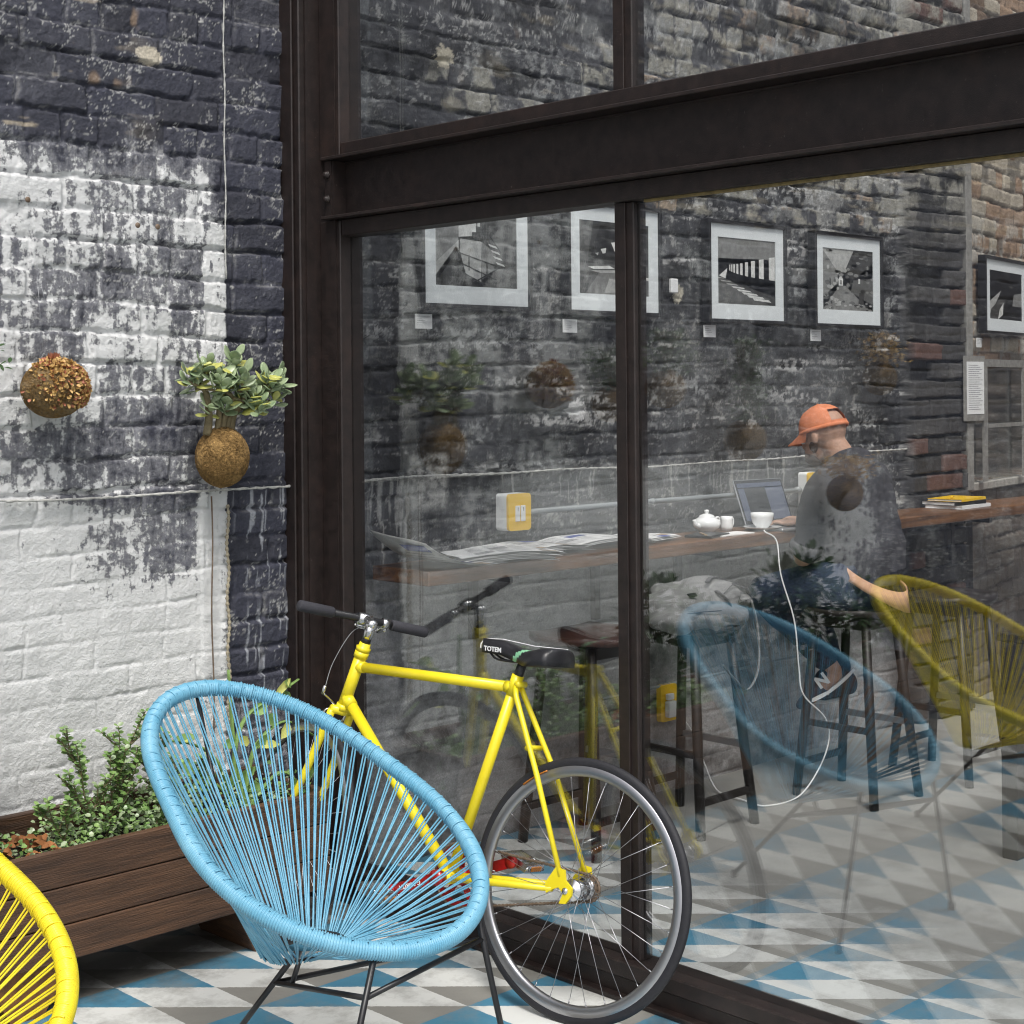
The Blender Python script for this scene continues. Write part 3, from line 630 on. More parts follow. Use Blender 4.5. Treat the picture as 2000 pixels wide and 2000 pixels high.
# ================================================================== ACAPULCO CHAIRS
RP = [0.3765, 0.013, 0.3807, 0.0322, 0.6812, -0.2054, -0.0069, 0.0464, 0.0385, -0.023, -0.0047]
def rimp(a):
    u1, u2, w1, w2, c0, c1, c2, u3, w3, c3, s1 = RP; c = math.cos; s = math.sin
    return Vector((u1*c(a)+u2*c(2*a)+u3*c(3*a), w1*s(a)+w2*s(2*a)+w3*s(3*a), c0+c1*c(a)+c2*c(2*a)+c3*c(3*a)+s1*s(a)))
def rvs(): return Vector((random.gauss(0, 1), random.gauss(0, 1), random.gauss(0, .5)))*.6
def make_chair(cord, label):
    t = thing('string_chair', label, 'chair')
    N = 1800; P = [rimp(2*math.pi*i/N) for i in range(N)]
    L = [0]
    for i in range(N): L.append(L[-1]+(P[(i+1) % N]-P[i]).length)
    tot = L[-1]
    def at(s):
        s = s % tot; i = int(np.searchsorted(L, s))-1; i = max(0, min(N-1, i)); f = (s-L[i])/max(1e-9, L[i+1]-L[i]); return P[i].lerp(P[(i+1) % N], f)
    mb = MB(); nr = 430; pts = []; rs = []
    for i in range(nr*4):
        pts.append(at(tot*i/(nr*4))); k = i % 4; rs.append(.0195+(-.0026, .0006, .0016, .0006)[k]+.0006*math.sin(i*.031))
    mb.tube(pts, rs, 14, closed=True); mb.build('rim', cord, t)
    # seat ring
    rc = Vector((0, 0, .345)); 
    def ring(a): return rc+Vector((.085*math.cos(a), .105*math.sin(a), .004*math.cos(2*a)))
    rp = [ring(2*math.pi*i/40) for i in range(40)]
    mb = MB(); random.seed(5); npair = 86
    for i in range(npair):
        s0 = tot*i/npair + random.uniform(-.0035, .0035)
        for dlt in (-.0042, .0042):
            p = at(s0+dlt); a = math.atan2(p.y*1.0, p.x*1.0)
            ia = 2*math.pi*i/npair
            # blend of the true direction and even spacing keeps the fan regular
            q = ring(a)
            out = (p-rc); out.z = 0; out.normalize()
            p1 = p-Vector((0, 0, .010))-out*.012
            p0 = p+Vector((0, 0, .012))-out*.016
            d = (q-p1)
            midp = p1.lerp(q, .5)-Vector((0, 0, random.choice((.003, .004, .006, .010))))+rvs()*.0022; q = q+rvs()*.003
            q2 = q+out*.004+Vector((0, 0, -.007 if dlt > 0 else .005))
            mb.tube([p0, p1, midp, q2], .0023, 6, caps=False)
            # wrap of the cord over the tube
        c = at(s0); tdir = (at(s0+.004)-at(s0-.004)).normalized(); out = (c-rc); out.z = 0; out = (out-tdir*out.dot(tdir)).normalized(); up = tdir.cross(out)
        if up.z < 0: up = -up
        ra = .0206; mb.tube([c+(out*math.cos(g)+up*math.sin(g))*ra+tdir*(.006*math.sin(g*.5)) for g in [R(k) for k in range(60, 241, 20)]], .0023, 5, caps=False)
    mb.build('cords', cord, t)
    mb = MB(); mb.tube(rp, .0062, 8, closed=True); mb.build('seat_ring', 'black_metal', t)
    def rimat(px):     # nearest rim point in local coordinates
        return min(P, key=lambda q: (q-px).length)
    fL = Vector((.385, -.275, 0)); fR = Vector((.395, .300, 0)); fB = Vector((-.30, -.02, 0))
    tL = rimat(Vector((.405, -.155, .45))); tR = rimat(Vector((.385, .180, .46)))
    tB = Vector((.02, -.04, .345))
    def on(a, b, z): f = (z-a.z)/(b.z-a.z); return a.lerp(b, f)
    for a, b in ((fL, tL), (fR, tR), (fB, tB)):
        mb = MB(); mb.tube([a+Vector((0, 0, .012)), b], .0072, 10); lg = mb.build('leg', 'black_metal', t)
        mb = MB(); mb.lathe([(0, 0), (.010, 0), (.011, .02), (.009, .024), (0, .024)], a, 12); mb.build('foot_cap', 'black_rubber', lg)
    jL = on(fL, tL, .37); jR = on(fR, tR, .395); jB = on(fB, tB, .25)
    for a, b in ((jL, jR), (jL, jB), (jB, jR)):
        mb = MB(); mb.tube([a, b], .0066, 8); mb.build('stretcher', 'black_metal', t)
    mb = MB(); s0 = jL.lerp(jB, .80); mb.tube([s0, Vector((s0.x*.3+.02, s0.y*.5, .345))], .0062, 8)
    mb.tube([ring(R(200)), ring(R(200))+Vector((-.05, 0, .0)), ring(R(200)).lerp(rimat(Vector((-.36, 0, .9))), .5)+Vector((-.045, 0, -.03)), rimat(Vector((-.36, 0, .9)))], .0058, 8); mb.build('back_rod', 'black_metal', t)
    return t
c1 = make_chair('blue_cord', 'sky blue string chair with black legs in front of the bicycle')
c1.location = (2.2593, 3.045, 0); c1.rotation_euler = (0, 0, -1.4987); c1['group'] = 'string chairs on the patio'
c2 = make_chair('yellow_cord', 'bright yellow string chair half out of view at the left edge')
c2.location = (1.165, 3.006, 0); c2.rotation_euler = (0, 0, -1.516); c2['group'] = 'string chairs on the patio'

# ================================================================== BICYCLE
BO = Vector((2.9795, 2.8826, 0)); BH = 1.7322; BL = .1886
e1 = Vector((math.cos(BH), math.sin(BH), 0)); rt = Vector((math.sin(BH), -math.cos(BH), 0))
e3 = math.cos(BL)*Vector((0, 0, 1))+math.sin(BL)*rt; e2 = e3.cross(e1)
BM = Matrix((e1, e2, e3)).transposed().to_4x4(); BM.translation = BO
bike = thing('bicycle', 'yellow single speed bicycle leaning against the glass', 'bicycle'); bike.matrix_world = BM
B = lambda u, h, s=0: Vector((u, s, h))
RW = .340; HB = RW
hubR = B(0, RW)
HA = R(73.3); de = R(18.5)
ax = Vector((-math.cos(HA), 0, math.sin(HA))); f0 = Vector((math.sin(HA), 0, math.cos(HA))); l0 = Vector((0, 1, 0))
ff = math.cos(de)*f0 - math.sin(de)*l0; ll = math.cos(de)*l0 + math.sin(de)*f0
P0 = B(.852, .886)
BMi = BM.inverted()
def wheel_hub(rake=.045):
    # slide down the steerer until the front tyre touches the ground in world space
    best = None
    R3 = BM.to_3x3(); n_ = R3 @ ll
    drop = RW*math.sqrt(1-n_.z**2)
    Pz = (BM @ P0).z; axz = (R3 @ ax).z; ffz = (R3 @ ff).z
    s = (Pz+rake*ffz-drop)/axz
    return P0-ax*s+ff*rake, s
hubF, sF = wheel_hub()
def make_wheel(hub, fwd, lat, rear):
    up = fwd.cross(lat); up = -up if up.z < 0 else up
    Tw = Matrix((fwd, lat, up)).transposed().to_4x4(); Tw.translation = hub
    def circ(r, n, s=0): return [Tw @ Vector((r*math.cos(2*math.pi*i/n), s, r*math.sin(2*math.pi*i/n))) for i in range(n)]
    wh = bpy.data.objects.new('wheel', None); COL.objects.link(wh); wh.parent = bike
    mb = MB(); prof = [(-.0090, .3165), (-.0108, .322), (-.0108, .331), (-.0078, .3375), (-.004, .3402), (0, .3408), (.004, .3402), (.0078, .3375), (.0108, .331), (.0108, .322), (.0090, .3165)]
    n = 96; vs = []; fs = []
    for i in range(n):
        a = 2*math.pi*i/n
        for (s, r) in prof: vs.append(Tw @ Vector((r*math.cos(a), s, r*math.sin(a))))
    k = len(prof)
    for i in range(n):
        for j in range(k-1): fs.append((i*k+j, i*k+j+1, ((i+1) % n)*k+j+1, ((i+1) % n)*k+j))
    mb.add(vs, fs); mb.build('tyre', 'black_rubber', wh)
    mb = MB(); prof = [(-.0092, .3190), (-.0106, .3180), (-.0104, .300), (-.0085, .295), (-.005, .291), (.005, .291), (.0085, .295), (.0104, .300), (.0106, .3180), (.0092, .3190)]; vs = []; fs = []; k = len(prof)
    for i in range(n):
        a = 2*math.pi*i/n
        for (s, r) in prof: vs.append(Tw @ Vector((r*math.cos(a), s, r*math.sin(a))))
    for i in range(n):
        for j in range(k-1): fs.append((i*k+j, i*k+j+1, ((i+1) % n)*k+j+1, ((i+1) % n)*k+j))
    mb.add(vs, fs)
    mb.build('rim', 'rim', wh)
    mb = MB(); nsp = 32
    for i in range(nsp):
        a = 2*math.pi*i/nsp; s = .030 if i % 2 else -.030; a2 = a+(1 if (i//2) % 2 else -1)*R(75)
        mb.tube([Tw @ Vector((.024*math.cos(a2), s, .024*math.sin(a2))), Tw @ Vector((.293*math.cos(a), s*.08, .293*math.sin(a)))], .0009, 5)
        mb.tube([Tw @ Vector((.280*math.cos(a), s*.1, .280*math.sin(a))), Tw @ Vector((.293*math.cos(a), s*.08, .293*math.sin(a)))], .0018, 5)
    mb.build('spokes', 'rim', wh)
    TL = Tw @ Matrix.Rotation(-math.pi/2, 4, 'X')
    mb = MB(); mb.lathe([(0, -.052), (.010, -.052), (.012, -.042), (.014, -.036), (.028, -.034), (.029, -.030), (.016, -.026), (.015, .026), (.029, .030), (.028, .034), (.014, .036), (.012, .042), (.010, .052), (0, .052)], n=20, T=TL)
    if rear: mb.lathe([(0, -.026), (.022, -.024), (.024, 0), (.022, .024), (0, .026)], n=20, T=TL)
    mb.lathe([(0, -.066), (.005, -.066), (.005, .066), (0, .066)], n=8, T=TL)
    mb.lathe([(0, .060), (.009, .060), (.009, .068), (0, .070)], n=10, T=TL); mb.lathe([(0, -.070), (.009, -.068), (.009, -.060), (0, -.060)], n=10, T=TL)
    mb.build('hub', 'chrome', wh)
    return wh, Tw, TL
wr, TwR, TLR = make_wheel(hubR, Vector((1, 0, 0)), Vector((0, 1, 0)), True)
wf_, TwF, TLF = make_wheel(hubF, (ff.cross(ax)).cross(ax).normalized()*-1 if False else Vector((ff.x, ff.y, 0)).normalized() if False else ff, ll, False)
mb = MB(); # amber reflector on the rear spokes
mb.tube([hubR+Vector((.3185*math.cos(R(a_)), .0112, .3185*math.sin(R(a_)))) for a_ in range(50, 67, 2)], .0022, 6); mb.build('reflector', 'orange_glass', wr)
# frame
st = B(.274, .848); bb = B(.429, .301); ht = P0-ax*.018; hb = P0-ax*.165
mb = MB()
mb.tube([ht+ax*.014, hb-ax*.012], .0185, 16)
for p in (ht+ax*.012, hb-ax*.010): mb.tube([p-ax*.010, p+ax*.008], [.0222, .0222], 18)
mb.tube([ht+ax*.022, ht+ax*.034, ht+ax*.036, ht+ax*.048], [.0215, .0235, .018, .017], 14)
mb.tube([ht-ax*.028, st+Vector((0, 0, -.008))], .0152, 16)
mb.tube([ht-ax*.028, (ht-ax*.028).lerp(st, .05)], .0172, 16); mb.tube([(ht-ax*.028).lerp(st, .95)+Vector((0, 0, -.008)), st+Vector((0, 0, -.008))], .0170, 16)
mb.tube([hb+ax*.022, bb], .0168, 16); mb.tube([hb+ax*.022, (hb+ax*.022).lerp(bb, .055)], .019, 16)
sd = (st-bb).normalized()
mb.tube([bb, st+sd*.026], .0155, 16); mb.tube([st-sd*.03, st+sd*.028], .0178, 16)
mb.tube([bb+B(0, 0, .036), bb-B(0, 0, .036)], .021, 18)
mb.tube([st+B(-.020, .002, -.020), st+B(-.020, .002, .020)], .009, 12)
for s in (1, -1):
    dp = B(.022, .385-.012, .060*s)
    mb.tube([st+B(-.010, .0, .012*s), st+B(-.022, -.03, .020*s), B(.14, .62, .045*s), dp], [.0078, .0078, .0078, .0070], 12)
    ce = B(.045, .338, .060*s)
    mb.tube([bb+B(-.01, 0, .018*s), B(.30, .313, .038*s), ce], [.0115, .0105, .0075], 12, flat=1)
    # dropout plate
    vs = []; outl = [(.060, .325), (.065, .352), (.036, .395), (.008, .392), (.002, .366), (-.020, .350), (-.020, .330), (-.004, .308), (.016, .306), (.006, .332), (.022, .346), (.040, .338)]
    for t_ in (-.0035, .0035): vs += [B(a, b, .062*s+t_) for a, b in outl]
    k = len(outl); mb.add(vs, [tuple(range(k))[::-1], tuple(range(k, 2*k))]+[(i, (i+1) % k, k+(i+1) % k, k+i) for i in range(k)], 0, False)
mb.tube([B(.189, .684, .034), B(.189, .684, -.034)], .0075, 10)
mb.build('frame', 'yellow', bike)
# fork, turning with the bars
crown = P0-ax*.185
fk = MB(); fk.tube([crown+ax*.010, crown-ax*.012], .021, 14)
for s in (1, -1):
    a = crown+ll*.034*s-ax*.004; tip = hubF+ll*.050*s
    mid = a.lerp(tip, .55)-ff*.010
    fk.tube(spline([a, a.lerp(tip, .3)-ff*.006, mid, a.lerp(tip, .82)-ff*.006, tip], 4), [.0125]*5+[.0118]*4+[.0105]*4+[.008]*4, 12)
fk.tube([crown+ll*.038-ax*.002, crown-ll*.038-ax*.002], .0135, 12)
fork = fk.build('fork', 'yellow', bike)
mb = MB(); mb.tube([P0+ax*.026, P0+ax*.052], .0145, 14); mb.build('headset_spacer', 'black_metal', bike)
# stem and bar
SC = P0+ax*.088+ff*.052
mb = MB(); mb.tube([P0+ax*.045, P0+ax*.085], [.0150, .0165], 14); mb.ell(P0+ax*.088, (.019, .019, .017), 12); mb.tube(spline([P0+ax*.090, P0+ax*.092+ff*.03, SC], 4), .0125, 12)
mb.tube([SC-ll*.022, SC+ll*.022], .0195, 16); mb.tube([SC-ax*.016-ll*.012, SC-ax*.026-ll*.012], .005, 8); mb.build('stem', 'chrome', bike)
mb = MB(); mb.tube([SC-ll*.226, SC+ll*.226], .0112, 12); hbx = mb.build('handlebar', 'black_metal', bike)
for s in (1, -1):
    mb = MB(); a = SC+ll*.098*s if s < 0 else SC+ll*.110*s; b = SC+ll*.230*s
    mb.tube([a, a+ll*.004*s, b-ll*.004*s, b], [.0145, .0168, .0168, .0140], 16); mb.build('grip', 'grip', hbx)
mb = MB(); q = SC-ll*.075; mb.tube([q-ll*.010, q+ll*.010], .0155, 14); mb.tube(spline([q-ax*.012, q-ax*.030+ff*.020, q-ax*.036+ff*.036-ll*.01, q-ax*.034+ff*.044+ll*.06, q-ax*.030+ff*.040+ll*.075], 4), [.009]*8+[.007]*5+[.005]*4, 8, flat=.6)
mb.tube([q-ax*.014-ll*.008, q-ax*.026-ll*.008], .006, 8); mb.build('brake_lever', 'chrome', bike)
bk = crown+ff*.034-ax*.006
mb = MB(); mb.tube([bk-ff*.03, bk+ff*.008], .006, 8); 
for s in (1, -1): mb.tube(spline([bk+ll*.004*s, bk+ll*.034*s-ax*.010, bk+ll*.036*s-ax*.034, bk+ll*.018*s-ax*.044], 4), .0052, 8, flat=.6); mb.tube([bk+ll*.018*s-ax*.040, bk+ll*.018*s-ax*.052-ff*.01], .006, 8)
mb.tube(spline([bk, bk+ll*.030+ax*.020, bk+ll*.062+ax*.036], 3), .0052, 8, flat=.6); mb.tube([bk+ll*.062+ax*.034, bk+ll*.064+ax*.060], .0055, 8)
mb.build('brake_caliper', 'chrome', bike)
mb = MB(); mb.tube(spline([bk+ll*.062+ax*.058, bk+ll*.052+ax*.13+ff*.02, bk+ll*.018+ax*.23+ff*.03, q-ax*.02+ll*.03+ff*.03], 8), .0014, 6); mb.build('brake_cable', 'alu', bike)
# seat post and saddle
mb = MB(); mb.tube([st-sd*.02, B(.247, .935)], .0135, 14); mb.tube([B(.247, .915, -.02), B(.247, .915, .02)], .012, 12); mb.build('seat_post', 'black_metal', bike)
def saddle():
    N = 30; K = 18; vs = []; fs = []; mi = []
    T_ = []
    for i in range(N):
        t = i/(N-1); u = .400-.285*t
        hw = .018+.006*min(1, t*4)+.052*float(ss(.40, .80, np.array(t)))
        if t < .07: hw *= math.sqrt(max(.02, 1-((.07-t)/.07)**2))
        if t > .93: hw *= math.sqrt(max(.05, 1-((t-.93)/.07)**2))
        top = .961+.006*math.cos((t-.1)*4.2)-.010*float(ss(.25, .5, np.array(t)))*(1-float(ss(.6, .85, np.array(t))))+.004*float(ss(.7, .9, np.array(t)))
        dep = .040+.010*float(ss(.5, .8, np.array(t)))
        for j in range(K):
            a = math.pi*(j/(K-1)); x_ = math.cos(a); y_ = math.sin(a)
            sx = math.copysign(abs(x_)**.62, x_)*hw; hz = top-dep+(abs(y_)**.60)*dep
            if t > .7 and abs(sx) < .012: hz -= .006*(1-abs(sx)/.012)*float(ss(.7, .85, np.array(t)))
            vs.append(B(u, hz, sx)); 
        T_.append(t)
    base = len(vs)
    for i in range(N-1):
        for j in range(K-1):
            fs.append((i*K+j, (i+1)*K+j, (i+1)*K+j+1, i*K+j+1))
            t = T_[i]; jj = abs(j+.5-(K-1)/2)/((K-1)/2); mi.append(1 if abs(t-(.66-.20*jj)) < .040 and jj > .1 else 0)
        fs.append((i*K, i*K+K-1, (i+1)*K+K-1, (i+1)*K)); mi.append(0)
    fs.append(tuple(range(K))); mi.append(0); fs.append(tuple((N-1)*K+j for j in range(K))[::-1]); mi.append(0)
    mb = MB(); 
    for p in vs: mb.v.append(tuple(p))
    mb.f = fs; mb.m = mi; mb.sm = [True]*len(fs)
    o = mb.build('saddle', ['leather', 'mint'], bike)
    # white piping round the nose and lettering on the side
    mb = MB(); pts = [B(.34-.22*k/6, .966-.010*min(1, k/3)+.003, -.012-.001*k) for k in range(7)][::-1]+[B(.393, .966, -.008), B(.402, .958, 0), B(.400, .950, .010), B(.392, .938, .020)]
    mb.tube(pts, .0014, 6); mb.build('piping', 'white_paint', o)
    mb = MB(); Tt = frame_m(B(.345, .938, .0262), (-1, .03, -.02), (0, .15, 1)); add_text(mb, 'TOTEM', .019, Tt, bold=.0004); mb.build('lettering', 'white_paint', o)
    mb = MB()
    for s in (1, -1): mb.tube(spline([B(.365, .930, .010*s), B(.33, .912, .018*s), B(.24, .912, .022*s), B(.17, .925, .028*s), B(.13, .935, .03*s)], 4), .0032, 6)
    mb.build('rails', 'black_metal', o)
saddle()
# cranks, chainring, chain, sprocket, pedals
mb = MB(); TC = Matrix.Translation(bb-B(0, 0, .046)) @ Matrix.Rotation(-math.pi/2, 4, 'X')
cs = Vector((.150, 0, -.085)).normalized()
rr_ = .088; n = 46; vs = []; fs = []
for i in range(n*2):
    a = math.pi*i/n; r1 = rr_+(.003 if i % 2 else -.002)
    for (r_, s_) in ((.070, -.0015), (r1, -.0015), (r1, .0015), (.070, .0015)): vs.append(bb+Vector((r_*math.cos(a), -.046+s_, r_*math.sin(a))))
for i in range(n*2):
    for j in range(4): q_ = ((i+1) % (2*n))*4; fs.append((i*4+j, i*4+(j+1) % 4, q_+(j+1) % 4, q_+j))
mb.add(vs, fs, 0, False)
for k in range(5):
    a = 2*math.pi*k/5+.3; mb.bar(bb+Vector((0, -.046, 0)), bb+Vector((.076*math.cos(a), -.046, .076*math.sin(a))), .020, .004, up=(0, 1, 0))
mb.lathe([(0, -.008), (.026, -.008), (.026, .008), (0, .008)], n=18, T=TC)
mb.build('chainring', 'red', bike)
cd = Vector((.93, 0, -.36)).normalized()
def pedal(center, s, parent):
    mb = MB(); c = center
    a_ = Vector((.96, 0, .28)).normalized(); b_ = Vector((0, 1, 0)); c_ = a_.cross(b_)
    mb.tube([c-b_*.045*s*0, c+b_*s*.098], .007, 8)
    for k in (-1, 1):
        pts = []
        for q in range(17): pts.append(c+a_*.044*k+b_*s*(.016+.080*q/16)+c_*(.004 if q % 2 else -.006))
        mb.tube(pts, .0058, 6)
        mb.bar(c+a_*.038*k+b_*s*.014, c+a_*.038*k+b_*s*.098, .010, .022, up=c_)
    for q in (.016, .096): mb.bar(c-a_*.044+b_*s*q, c+a_*.044+b_*s*q, .006, .022, up=c_)
    p = mb.build('pedal', 'chrome', parent)
    for k in (-1, 1):
        mb = MB(); mb.bar(c+a_*.048*k+b_*s*.034, c+a_*.048*k+b_*s*.078, .008, .012, up=c_); mb.build('reflector', 'orange_glass', p)
for s, d in ((1, cd), (-1, -cd)):
    mb = MB(); off = Vector((0, .062*s, 0)); a = bb+off; b = bb+off+d*.170
    mb.tube([a-Vector((0, .022*s, 0)), a+Vector((0, .008*s, 0))], .018, 14)
    pts = [a.lerp(b, k/8) for k in range(9)]; mb.bar(a-d*.005, b+d*.004, .029, .013, up=(0, 1, 0)); mb.lathe([(0, -.008), (.017, -.008), (.017, .008), (0, .008)], n=16, T=Matrix.Translation(b) @ Matrix.Rotation(-math.pi/2, 4, 'X')); mb.lathe([(0, -.009), (.022, -.009), (.022, .009), (0, .009)], n=16, T=Matrix.Translation(a) @ Matrix.Rotation(-math.pi/2, 4, 'X'))
    ck = mb.build('crank_arm', 'red', bike)
    if s == 1:
        mb = MB(); Tt = frame_m(a.lerp(b, .55)+Vector((0, .0072, 0)), d*1, d.cross(Vector((0, 1, 0)))*1); Tt = Tt if (Tt.to_3x3() @ Vector((0, 0, 1))).y > 0 else frame_m(a.lerp(b, .55)+Vector((0, .0072, 0)), d, -d.cross(Vector((0, 1, 0))))
        add_text(mb, 'G-BORITA', .017, Tt, bold=.0003); mb.build('lettering', 'white_paint', ck)
    pedal(b, s, ck)
mb = MB(); cp = []
def arc(c, r, a0, a1, n_): return [c+Vector((r*math.cos(a0+(a1-a0)*k/n_), 0, r*math.sin(a0+(a1-a0)*k/n_))) for k in range(n_+1)]
cc = bb+Vector((0, -.046, 0)); hc = Vector((0, -.046, RW))
cp = arc(cc, .089, R(95), R(-83), 30)+[cc.lerp(hc, k/30)+Vector((0, 0, -.088+(.088-.034)*k/30)) for k in range(1, 30)]+arc(hc, .035, R(-92), R(-265), 14)+[hc.lerp(cc, k/30)+Vector((0, 0, .035+(.089-.035)*k/30)) for k in range(1, 30)]
lk = []
tot_ = 0; dd = [0]
for i in range(len(cp)): dd.append(dd[-1]+(cp[(i+1) % len(cp)]-cp[i]).length)
s_ = 0; q_ = 0
while s_ < dd[-1]:
    i = int(np.searchsorted(dd, s_+1e-9))-1; i = min(i, len(cp)-1); f = (s_-dd[i])/(dd[i+1]-dd[i]+1e-9); lk.append(cp[i].lerp(cp[(i+1) % len(cp)], f)); s_ += .0063
mb.tube(lk, [.0062 if i % 2 else .0036 for i in range(len(lk))], 6, closed=True, flat=.8); mb.build('chain', 'rust', bike)
mb = MB()
n = 18; vs = []; fs = []
for i in range(n*2):
    a = math.pi*i/n; r1 = .036 if i % 2 else .030
    for s in (-.004, .004): vs.append(hc+Vector((r1*math.cos(a), s, r1*math.sin(a))))
fs = [(2*i, 2*((i+1) % (2*n)), 2*((i+1) % (2*n))+1, 2*i+1) for i in range(2*n)]+[tuple(2*i for i in range(2*n)), tuple(2*i+1 for i in range(2*n))[::-1]]
mb.add(vs, fs, 0, False); TS = Matrix.Translation(hc) @ Matrix.Rotation(-math.pi/2, 4, 'X'); mb.lathe([(0, -.012), (.026, -.012), (.026, .014), (0, .014)], n=18, T=TS)
mb.build('sprocket', 'rust', bike)

# ================================================================== PLANTER and plants
PX0, PX1, PY0, PY1, PZ0, PZ1 = .1, 2.98, 3.88, 4.20, .14, .44
pl_ = thing('planter_box', 'long dark wood planter box against the white brick wall', 'planter', (1.5, 4.04, 0))
def pp(name, mb, m_):
    mb.v = [(p[0]-1.5, p[1]-4.04, p[2]) for p in mb.v]; return mb.build(name, m_, pl_)
hts = [.14, .238, .340, .440]
for k in range(3):
    mb = MB(); mb.box((PX0, PY0, hts[k]+.001), (PX1, PY0+.025, hts[k+1]-.002), bev=.003); pp('plank', mb, 'plank')
    mb = MB(); mb.box((PX0, PY1, hts[k]+.001), (PX1, PY1+.025, hts[k+1]+.028*(k == 2)), bev=.003); pp('plank', mb, 'plank')
for x_ in (PX0, PX1-.025):
    mb = MB(); mb.box((x_, PY0+.026, .141), (x_+.025, PY1-.001, .44), bev=.003); pp('end_board', mb, 'plank')
mb = MB(); mb.box((PX0+.03, PY0+.027, .15), (PX1-.03, PY1-.002, .385)); pp('soil', mb, 'soil')
for x_ in (.5, 1.98, 2.75):
    mb = MB(); mb.add([(x_-.10, PY0+.03, .139), (x_+.16, PY0+.03, .139), (x_+.06, PY0+.03, .0), (x_-.03, PY0+.03, .0), (x_-.10, PY1, .139), (x_+.16, PY1, .139), (x_+.06, PY1, 0), (x_-.03, PY1, 0)], [(0, 1, 2, 3), (7, 6, 5, 4), (0, 4, 5, 1), (1, 5, 6, 2), (2, 6, 7, 3), (3, 7, 4, 0)], 0, False); pp('foot', mb, 'orange_metal' if x_ == 1.98 else 'plank')
# dirt and painted shade under the box are in the patio floor colour
def leafquad(mb, p, d, n_, L, W_, mi=0, cup=.15):
    d = Vector(d).normalized(); n_ = Vector(n_); s = d.cross(n_)
    if s.length < 1e-4: s = Vector((1, 0, 0))
    s.normalize(); n_ = s.cross(d); p = Vector(p)
    vs = [p, p+d*L*.3+s*W_*.42+n_*cup*W_, p+d*L*.7+s*W_*.44+n_*cup*W_*.9, p+d*L, p+d*L*.7-s*W_*.44+n_*cup*W_*.9, p+d*L*.3-s*W_*.42+n_*cup*W_, p+d*L*.5]
    mb.add(vs, [(0, 1, 6), (1, 2, 6), (2, 3, 6), (3, 4, 6), (4, 5, 6), (5, 0, 6)], mi, True)
def rv(): return Vector((random.gauss(0, 1), random.gauss(0, 1), random.gauss(0, 1))).normalized()
# low creeping ground cover
random.seed(11); mb = MB()
for i in range(5200):
    x_ = random.uniform(1.35, 2.95); y_ = random.uniform(PY0+.03, PY1-.02)
    if x_ > 2.62 and random.random() < .6: continue
    if 1.95 < x_ < 2.14 and random.random() < .80 and y_ > 3.93: continue
    h_ = .385+random.random()**1.5*(.055+.05*math.sin(x_*9)**2+.06*(x_ > 2.15)*math.sin((x_-2.15)*4)**2*(x_ < 2.75))
    d = rv(); d.z = abs(d.z)*.6; leafquad(mb, (x_, y_, h_), d, (random.uniform(-.6, .6), random.uniform(-.9, .2), 1), random.uniform(.012, .021), random.uniform(.011, .018), 0 if random.random() < .65 else 1)
gc = mb.build('ground_cover', ['leaf', 'jade'], None, 'low round-leaved creeping ground cover filling the planter box', 'ground cover', kind='stuff')
mb = MB()
for i in range(46):
    x_ = random.uniform(1.93, 2.16); y_ = random.uniform(3.92, 4.15); d = rv(); d.z *= .4; leafquad(mb, (x_, y_, .40+random.random()*.03), d, (random.uniform(-.7, .7), random.uniform(-1, 0), 1), random.uniform(.03, .05), random.uniform(.02, .032), 0, .3)
mb.build('dead_leaves', 'deadleaf', None, 'dry brown fallen leaves on the soil of the planter', 'dead leaves', kind='stuff')
# upright small-leaved succulents
def sprig(x_, y_, h_, lean, label, side=3):
    t = thing('succulent_plant', label, 'plant', (x_, y_, .385), 0, 'small-leaved plants in the planter')
    sm = MB(); lm = MB()
    def stem(p, d, L, lv):
        pts = [p]; q = p.copy(); dd_ = d.normalized(); n_ = max(4, int(L/.0105))
        for k in range(n_):
            dd_ = (dd_+rv()*.09+Vector((0, 0, .05))).normalized(); q = q+dd_*L/n_; pts.append(q.copy())
            s = Vector((math.cos(k*1.57), math.sin(k*1.57), .25)) if k > 0 else None
            if s is not None:
                for sg in (1, -1):
                    v_ = Vector((s.x*sg, s.y*sg, .35+random.uniform(-.2, .3))); leafquad(lm, q, v_, (0, -.5, 1), random.uniform(.015, .024), random.uniform(.013, .019), 0 if random.random() < .8 else 1)
            if lv and k in (n_//4, n_//3, n_//2, n_*2//3) and random.random() < .9:
                a_ = random.uniform(0, 6.28); stem(q.copy(), (dd_+Vector((math.cos(a_), math.sin(a_)*.6, .1))*.9), L*random.uniform(.28, .5), lv-1)
        sm.tube(pts, [.0030*(1-.6*k/len(pts)) for k in range(len(pts))], 5)
    stem(Vector((0, 0, 0)), Vector(lean), h_, 2)
    sm.build('stem', 'stem', t); lm.build('foliage', ['leaf', 'jade'], t)
random.seed(3)
for a in ((2.27, 4.03, .30, (-.38, 0, 1), 'tall sprig of small round leaves leaning left, leftmost in the planter'),
          (2.37, 4.07, .31, (.03, 0, 1), 'bushy tallest small-leaved sprig in the middle of the planter'),
          (2.50, 4.08, .27, (.03, 0, 1), 'slim upright small-leaved sprig near the blue chair rim'),
          (2.20, 3.98, .20, (-1, 0, .5), 'short trailing small-leaved sprig over the fallen leaves'),
          (2.60, 4.05, .18, (.4, 0, 1), 'short small-leaved sprig just behind the blue chair rim'),
          (2.44, 4.0, .22, (.15, -.1, 1), 'shorter side sprig of small leaves in front of the tall ones'),
          (2.31, 4.05, .24, (.12, 0, 1), 'middle-sized sprig of small leaves between the two tallest')):
    sprig(*a)
